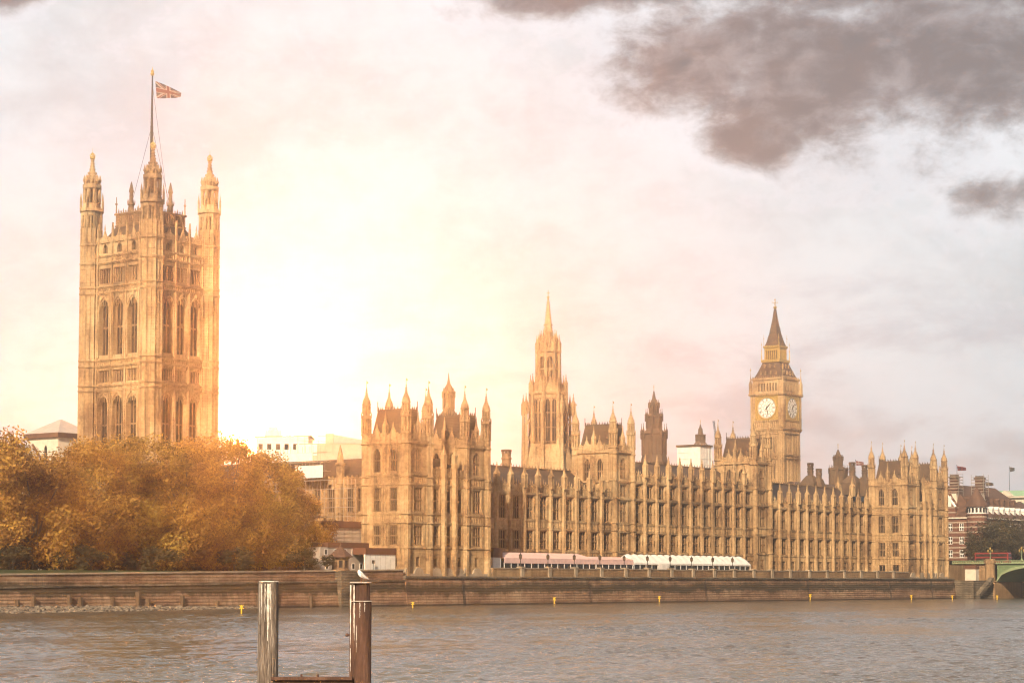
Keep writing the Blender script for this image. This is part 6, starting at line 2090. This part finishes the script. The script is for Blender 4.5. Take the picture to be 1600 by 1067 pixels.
def banded_stack(label, cx, cy, hx, hy, z0, z1):
    th = thing('chimney_stack', label, 'chimney', (cx, cy, z0), group='banded chimney stacks wrapped in scaffold')
    b = MB(); b.ctr(cx, cy, z0, z1, hx, hy); b.build('shaft', 'brick', th)
    b = MB(); b.ctr(cx, cy, z1, z1 + .5, hx + .3, hy + .3); b.ctr(cx, cy, z1 + .5, z1 + 1.1, hx - .1, hy - .1); b.build('cap', 'soot', th)
    b = MB(); b.sq(cx, cy, [(z0 - 4, hx * 1.5), (z0, hx)]); b.build('base', 'render', th)
    b = MB()
    for sx in (-1, 1):
        for sy in (-1, 1): b.tube((cx + sx * (hx + .9), cy + sy * (hy + .9), z0 - 1), (cx + sx * (hx + .9), cy + sy * (hy + .9), z1 + 1.6), .08, 4)
    z = z0 + .5
    while z < z1 + .5:
        b.box(cx - hx - .95, cx + hx + .95, cy - hy - .95, cy - hy - .75, z, z + .16); b.box(cx - hx - .95, cx - hx - .75, cy - hy - .75, cy + hy + .95, z, z + .16)
        b.tube((cx - hx - .9, cy - hy - .9, z + .9), (cx + hx + .9, cy - hy - .9, z + .9), .05, 4); b.tube((cx - hx - .9, cy - hy - .9, z + .9), (cx - hx - .9, cy + hy + .9, z + .9), .05, 4)
        z += 1.0
    b.build('scaffold_tubes', 'pole', th)
banded_stack('left of the two banded brick chimney stacks on the brown roofs', 323.5, 24.0, 1.05, 1.35, 35.4, 40.6)
banded_stack('right of the two banded brick chimney stacks on the brown roofs', 329.0, 17.2, 1.05, 1.35, 35.4, 40.2)
def ministry():
    th = thing('ministry_building', 'pale stone office block with a long green copper roof and pediment, far right', 'building', (505, 85, G))
    x0, x1, y0, y1 = 490, 640, 58, 112
    b = MB(); b.box(x0, x1, y0, y1, G, 41.2); b.build('wall', 'render', th)
    r = MB(); r.add([(x0 - .8, y0 - .8, 41.2), (x1, y0 - .8, 41.2), (x1, y1, 41.2), (x0 - .8, y1, 41.2), (x0 + 4, y0 + 4, 43.8), (x1, y0 + 4, 43.8), (x1, y1 - 4, 43.8), (x0 + 4, y1 - 4, 43.8)], [(0, 1, 5, 4), (3, 0, 4, 7), (4, 5, 6, 7), (1, 2, 6, 5), (2, 3, 7, 6)])
    r.build('roof', 'copper', th)
    c = MB(); c.box(x0 - 1.2, x0 - .1, y0 - 1.2, y1, 40.5, 41.15); c.box(x0 - .1, x1, y0 - 1.2, y0 - .1, 40.5, 41.15)
    c.prism([(73.0, 41.15), (81.5, 41.15), (77.2, 43.6)], x0 - 1.6, x0 + 3, 0); c.build('pediment', 'render', th)
    w_ = MB(lambda s, d, z: (s, -d, z)); w_.box(-.9, .9, -.1, .05, 0, 2.6); wm = w_.mesh('window', 'glass')
    for y in [y0 + 4 + 4.6 * i for i in range(11)]:
        for z in (36.2, 31.5, 26.8): inst('window', wm, th, (x0, y, z), RZ_S)
    for x in [x0 + 5 + 5 * i for i in range(12)]:
        for z in (36.2, 31.5, 26.8): inst('window', wm, th, (x, y0, z), RZ_E)
    g = MB(); g.box(x0 - 1.0, x0 - .2, 66, 74.5, 34.2, 38.4); g.build('green_netting', 'copper', th)
ministry()
th = thing('stone_house', 'small cream gabled house below the green copper roof, behind the bridge trees', 'building', (440, 54, G))
b = MB(); b.box(437, 452, 50.5, 58, G, 34.4); b.prism([(50.5, 34.4), (58, 34.4), (54.2, 36.6)], 437, 452, 0); b.build('wall', 'render', th)
b = MB()
b.add([(436.6, 50, 34.3), (452.4, 50, 34.3), (452.4, 54.2, 36.9), (436.6, 54.2, 36.9), (436.6, 58.5, 34.3), (452.4, 58.5, 34.3)], [(0, 1, 2, 3), (3, 2, 5, 4)]); b.build('roof', 'tile', th)
w_ = MB(lambda s, d, z: (s, -d, z)); w_.box(-.6, .6, -.1, .05, 0, 1.9); wm = w_.mesh('window', 'glass')
for y in (52.4, 56.0):
    for z in (31.4, 27.6): inst('window', wm, th, (437, y, z), RZ_S)
simple_building('dark_office', 'dark brick office block behind the trees at the right frame edge', 'building', [('wall', (430, 470, 30, 50, G, 31.5), 'brick'), ('roof', (429, 471, 29, 51, 31.5, 33), 'slate')])
for lab, m_, x, y, top, rz, w__ in (('bushy green tree behind the bus, left of the bridge lamp', TG, 311, 6.5, 24.2, .4, 1.0), ('broad green tree above the bridge at the right frame edge', TG, 321, -.6 + 3, 26.3, 2.4, 1.15), ('darker green tree between the banded house and the bridge road', TG, 330, 9, 25.0, 4.0, 1.1), ('small green tree behind the bridge lamp at the frame edge', TG, 342, 4, 25.5, 1.4, 1.2)):
    tree(lab, m_, x, y, top - G, rz, 15, w__, G, 'trees beside the bridge', 'street_tree')
def pole_flag(label, x, y, z0, z1, mat, size, direction=(.55, -.83)):
    th = thing('flagpole', 'thin flagpole carrying ' + label, 'flagpole', (x, y, z0))
    b = MB(); b.tube((x, y, z0), (x, y, z1), .12, 6, .06); b.ball((x, y, z1 + .1), .14); b.build('pole', 'iron', th)
    fn = lambda u, v: 1 if (.42 < v < .58 or .3 < u < .4) else 0
    cloth_flag('flag', label, (x, y - .1, z1 - .2), size, direction, mat, fn, 'flags', 20, 10, .16)
pole_flag('small red flag above the left banded chimney stack', 325.6, 24.0, 36, 45.0, ['flagred', 'flagblue'], (3.2, 1.6))
pole_flag('small dark green flag between the banded chimneys and green roof', 338.8, 19.6, 30, 40.0, ['iron', 'soot'], (2.9, 1.5))
pole_flag('black flag on the tall pole above the green copper roof', 494.7, 77.5, 43.5, 54.0, ['iron', 'iron'], (2.3, 2.0))
pole_flag('drooping red flag beside the half hidden round chimney', 262.5, 30.0, 34, 44.0, ['flagred', 'flagwhite'], (2.6, 1.5))

# ================================================================== RIVER MARKS
def beacon(label, x, y, s=1.0, lean=0.0):
    th = thing('river_beacon', label, 'beacon', (x, y, -.2), group='yellow beacons standing in the river')
    top = Vector((x + lean, y, 1.55 * s))
    b = MB(); b.tube((x, y, -.6), top, .13 * s, 6, .10 * s); b.build('post', 'yellow', th)
    b = MB()
    d = RIGHT * .32 * s; c = Vector((x + lean * .8, y, 1.22 * s))
    for sg in (-1, 1):
        b.tube(c - d + Vector((0, 0, -.28 * s * sg)), c + d + Vector((0, 0, .28 * s * sg)), .075 * s, 5)
    b.build('cross_topmark', 'yellow', th)
    b = MB(); b.rev(x, y, [(-.3, .42 * s), (.08, .40 * s), (.16, .2 * s)], 8); b.build('float', 'soot', th)
for k, (x, y, s, l) in enumerate(((-109.74, -59.13, .95, .05), (-39.82, -35.02, .85, .0), (42.01, -8.62, 1.05, .0), (93.85, -3.2, 1.05, 0), (167.85, -4.57, 1.15, 0), (184.31, -26.68, 1.0, 0), (190.98, -35.64, .95, 0), (198.28, -45.44, .95, 0))):
    w_ = ['leftmost yellow beacon in the river, off the stony foreshore', 'yellow beacon just right of the gull topped steel pile', 'yellow beacon below the pink marquee', 'yellow beacon below the left end of the white marquee',
          'yellow beacon below the right hand wing, midway between marquee and far pavilion', 'yellow beacon below the sunlit side of the far pavilion', 'yellow beacon at the foot of the dark stair wall', 'rightmost yellow beacon in front of the bridge pier'][k]
    beacon(w_, x, y, s, l)

# ================================================================== FOREGROUND PILES AND GULL
def pile_pt(px, D):
    return CAM + HEAD * D + RIGHT * ((px - 800) / 3258 * D)
A = (-296.72, -241.02)
th = thing('timber_pile', 'thick weathered round timber pile streaked with white droppings, standing alone at the left', 'pile', (A[0], A[1], 0))
b = MB()
n = 20
rnd = random.Random(5)
off = [rnd.uniform(-.012, .012) for _ in range(n)]
prof = [(-1.5, .282), (0, .278), (1.5, .274), (3.0, .272), (4.0, .27), (4.70, .268), (4.74, .262)]
vs = []
for z, r in prof:
    for i in range(n):
        a = 2 * PI * i / n
        vs.append((A[0] + (r + off[i]) * math.cos(a), A[1] + (r + off[i]) * math.sin(a), z + (.015 * math.sin(3 * a) if z > 4.6 else 0)))
b.add(vs, [(k * n + i, k * n + (i + 1) % n, (k + 1) * n + (i + 1) % n, (k + 1) * n + i) for k in range(len(prof) - 1) for i in range(n)] + [tuple((len(prof) - 1) * n + i for i in range(n))])
b.build('post', 'wood', th, smooth=False)
TO_CAM = -HEAD
def on_pile(c, r, ang, z):
    """point on a pile's skin; ang measured from the side facing the far bank's opposite (river side)"""
    v = TO_CAM * math.cos(ang) + RIGHT * math.sin(ang)
    return Vector((c[0] + v.x * r, c[1] + v.y * r, z))
def streak(mb, c, r, ang, z0, z1, w, seed):
    rn = random.Random(seed)
    k = 12
    pts = []
    for i in range(k + 1):
        t = i / k
        ww = w * (1 - .75 * t ** 2) * rn.uniform(.45, 1.15) / r
        aa = ang + rn.uniform(-.02, .02)
        z = z1 + (z0 - z1) * t
        pts.append((on_pile(c, r, aa - ww, z), on_pile(c, r, aa, z), on_pile(c, r, aa + ww, z)))
    for p, q in zip(pts[:-1], pts[1:]):
        mb.add([tuple(p[0]), tuple(p[1]), tuple(p[2]), tuple(q[0]), tuple(q[1]), tuple(q[2])], [(0, 1, 4, 3), (1, 2, 5, 4)])
b = MB()
for i, (ang, zl, w_) in enumerate(((-.80, 3.55, .014), (-.58, 3.9, .022), (-.22, 3.7, .014), (.05, 3.2, .034), (.30, 3.75, .016), (.16, 2.9, .010))):
    b = MB(); streak(b, A, .288, ang, zl, 4.69, w_, i); b.build('dropping_streak', 'lime', th)
b = MB(); b.rev(A[0], A[1], [(4.738, .272), (4.765, .26)], 20, 0); b.build('end_cap', 'lime', th)
b = MB()
p = on_pile(A, .29, -.75, 3.62); b.tube(p, p + Vector((0, 0, -.2)), .012, 5); b.tube(p + Vector((0, 0, -.2)), p + Vector((0, 0, -.22)) + TO_CAM * .06, .012, 5)
b.build('hook', 'iron', th)

B_ = (-295.27, -242.95)
th = thing('steel_pile', 'rust brown steel pile with flat cap and white paint streaks, the gull stands on it', 'pile', (B_[0], B_[1], 0))
b = MB(); c2 = (B_[0] + RIGHT.x * .06, B_[1] + RIGHT.y * .06)
b.rev(c2[0], c2[1], [(-1.5, .21), (4.24, .20), (4.70, .195)], 18, 0)
b.build('post', 'rust', th)
b = MB(); b.rev(c2[0], c2[1], [(-1.5, .245), (4.22, .24), (4.23, .21)], 18, 0); b.build('sleeve', 'rust', th)
q = MB(); q.rev(c2[0] - RIGHT.x * .05, c2[1] - RIGHT.y * .05, [(4.712, .285), (4.735, .285)], 20, 0); q.build('cap_plate', 'lime', th)
q = MB(); q.rev(c2[0] - RIGHT.x * .03, c2[1] - RIGHT.y * .03, [(4.228, .285), (4.245, .28)], 20, 0); q.build('collar_plate', 'lime', th)
b = MB()
c3 = (B_[0] - RIGHT.x * .20 + TO_CAM.x * .08, B_[1] - RIGHT.y * .20 + TO_CAM.y * .08)
for o, w_ in ((-.045, .03), (.045, .03)):
    x, y = c3[0] + RIGHT.x * o, c3[1] + RIGHT.y * o
    b.rev(x, y, [(-1.5, w_), (4.69, w_)], 6, 0)
b.rev(c3[0] - TO_CAM.x * .05, c3[1] - TO_CAM.y * .05, [(-1.5, .07), (4.6, .07)], 4, .2)
b.build('rubbing_rail', 'rust', th)
for i, (o, z0, z1, w_) in enumerate(((-.045, 3.1, 4.66, .02), (.045, 3.4, 4.66, .024), (-.045, 2.4, 3.0, .012))):
    x, y = c3[0] + RIGHT.x * o, c3[1] + RIGHT.y * o
    b = MB(); streak(b, (x, y), .036, .0, z0, z1, w_, 20 + i); b.build('paint_streak', 'lime', th)
for i, (ang, z0, z1, w_) in enumerate(((-.9, 3.2, 4.2, .022), (-.6, 2.9, 3.6, .012), (-.2, 3.8, 4.2, .012), (.3, 3.95, 4.2, .014))):
    b = MB(); streak(b, c2, .252, ang, z0, z1, w_, 40 + i); b.build('paint_streak', 'lime', th)
b = MB(); p = on_pile(c2, .26, -1.45, 3.35); b.tube(p, p - RIGHT * .12, .035, 6); b.ball(tuple(p - RIGHT * .14), .05); b.build('bolt', 'rust', th)

P0 = Vector((A[0], A[1], 0)) + RIGHT * .1 + TO_CAM * .12
P1 = Vector((B_[0], B_[1], 0)) - RIGHT * .18 + TO_CAM * .12
th = thing('cross_beam', 'horizontal rusty steel beam joining the two foreground piles, at the bottom edge', 'beam', tuple((P0 + P1) / 2 + Vector((0, 0, 1.9))))
b = MB()
for z0, z1, w_ in ((2.18, 2.26, .16), (1.78, 2.18, .05), (1.72, 1.78, .16)):
    n_ = TO_CAM * w_
    b.add([tuple(P0 - n_ + Vector((0, 0, z0))), tuple(P1 - n_ + Vector((0, 0, z0))), tuple(P1 + n_ + Vector((0, 0, z0))), tuple(P0 + n_ + Vector((0, 0, z0))),
           tuple(P0 - n_ + Vector((0, 0, z1))), tuple(P1 - n_ + Vector((0, 0, z1))), tuple(P1 + n_ + Vector((0, 0, z1))), tuple(P0 + n_ + Vector((0, 0, z1)))],
          [(0, 3, 2, 1), (4, 5, 6, 7), (0, 1, 5, 4), (1, 2, 6, 5), (2, 3, 7, 6), (3, 0, 4, 7)])
b.build('girder', 'rust', th)
for t in (.37, .57):
    b = MB(); p = P0.lerp(P1, t) + Vector((0, 0, 2.26)); b.tube(p, p + Vector((0, 0, .045)), .03, 6); b.ball(tuple(p + Vector((0, 0, .05))), .028); b.build('bolt', 'rust', th)

def gull():
    base = Vector((c2[0], c2[1], 4.735)) - RIGHT * .035
    th = thing('gull', 'white gull with grey wings standing on the steel pile with its head tucked', 'bird', tuple(base))
    f = -RIGHT            # it faces left, tail to the right
    side = TO_CAM
    K = 1.2
    def P(a, s, z): return tuple(base + f * a * K + side * s * K + Vector((0, 0, z * K)))
    # body: rings along a spine from tail to bill
    spine = [(-.150, .066, .006, .005), (-.125, .078, .020, .009), (-.09, .097, .038, .020), (-.055, .118, .053, .036), (-.02, .142, .061, .050), (.012, .170, .060, .056), (.036, .200, .048, .048), (.047, .222, .041, .040), (.052, .240, .037, .035), (.056, .258, .026, .022), (.058, .267, .008, .006)]
    mb = MB(); n = 12
    vs = []
    k0 = len(spine)
    for i, (a, z, rs, rv) in enumerate(spine):
        pa, pz = spine[max(0, i - 1)][:2]; qa, qz = spine[min(k0 - 1, i + 1)][:2]
        t = Vector((qa - pa, qz - pz)).normalized(); nn = Vector((-t.y, t.x))
        for j in range(n):
            an = 2 * PI * j / n
            vs.append(P(a + nn.x * rv * math.sin(an), rs * math.cos(an), z + nn.y * rv * math.sin(an)))
    fs = [(k * n + j, k * n + (j + 1) % n, (k + 1) * n + (j + 1) % n, (k + 1) * n + j) for k in range(k0 - 1) for j in range(n)]
    fs += [tuple(range(n)), tuple((k0 - 1) * n + j for j in range(n))]
    mb.add(vs, fs)
    mb.build('body', 'gull', th, smooth=True)
    for s in (-1, 1):
        w_ = MB()
        prof = [(.03, .188, .0, .02), (.0, .172, .024, .042), (-.045, .140, .030, .044), (-.095, .106, .022, .030), (-.14, .078, .010, .015), (-.175, .060, .003, .005)]
        vs = []
        for a, z, o, hh in prof:
            for j in range(8):
                an = 2 * PI * j / 8
                vs.append(P(a, s * (.030 + o + .012 * math.cos(an)), z + hh * math.sin(an)))
        w_.add(vs, [(k * 8 + j, k * 8 + (j + 1) % 8, (k + 1) * 8 + (j + 1) % 8, (k + 1) * 8 + j) for k in range(len(prof) - 1) for j in range(8)] + [tuple(range(8)), tuple(40 + j for j in range(8))])
        w_.build('wing', 'gullgrey', th, smooth=True)
        l = MB(); l.tube(P(.0, s * .022, .0), P(-.008, s * .024, .115), .005, 5, .007)
        for da, ds in ((.035, 0), (.028, .016), (.028, -.016)): l.tube(P(.0, s * .022, .004), P(.0 + da, s * .022 + ds, .003), .004, 4, .002)
        l.build('leg', 'bill', th)
        e = MB(); e.ball(P(.070, s * .030, .246), .005, 6, 4); e.build('eye', 'rubber', th)
    b = MB(); b.tube(P(.084, 0, .240), P(.108, 0, .222), .008, 6, .003); b.build('bill', 'bill', th)
gull()

# ================================================================== AIR
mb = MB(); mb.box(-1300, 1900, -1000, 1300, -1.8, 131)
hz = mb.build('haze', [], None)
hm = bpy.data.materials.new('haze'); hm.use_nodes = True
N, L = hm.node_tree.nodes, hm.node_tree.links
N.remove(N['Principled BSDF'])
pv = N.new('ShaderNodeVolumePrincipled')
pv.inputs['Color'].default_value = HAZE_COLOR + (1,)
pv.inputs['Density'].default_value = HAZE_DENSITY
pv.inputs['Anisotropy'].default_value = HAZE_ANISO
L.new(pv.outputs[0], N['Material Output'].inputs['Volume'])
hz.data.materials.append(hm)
tag(hz, kind='stuff')
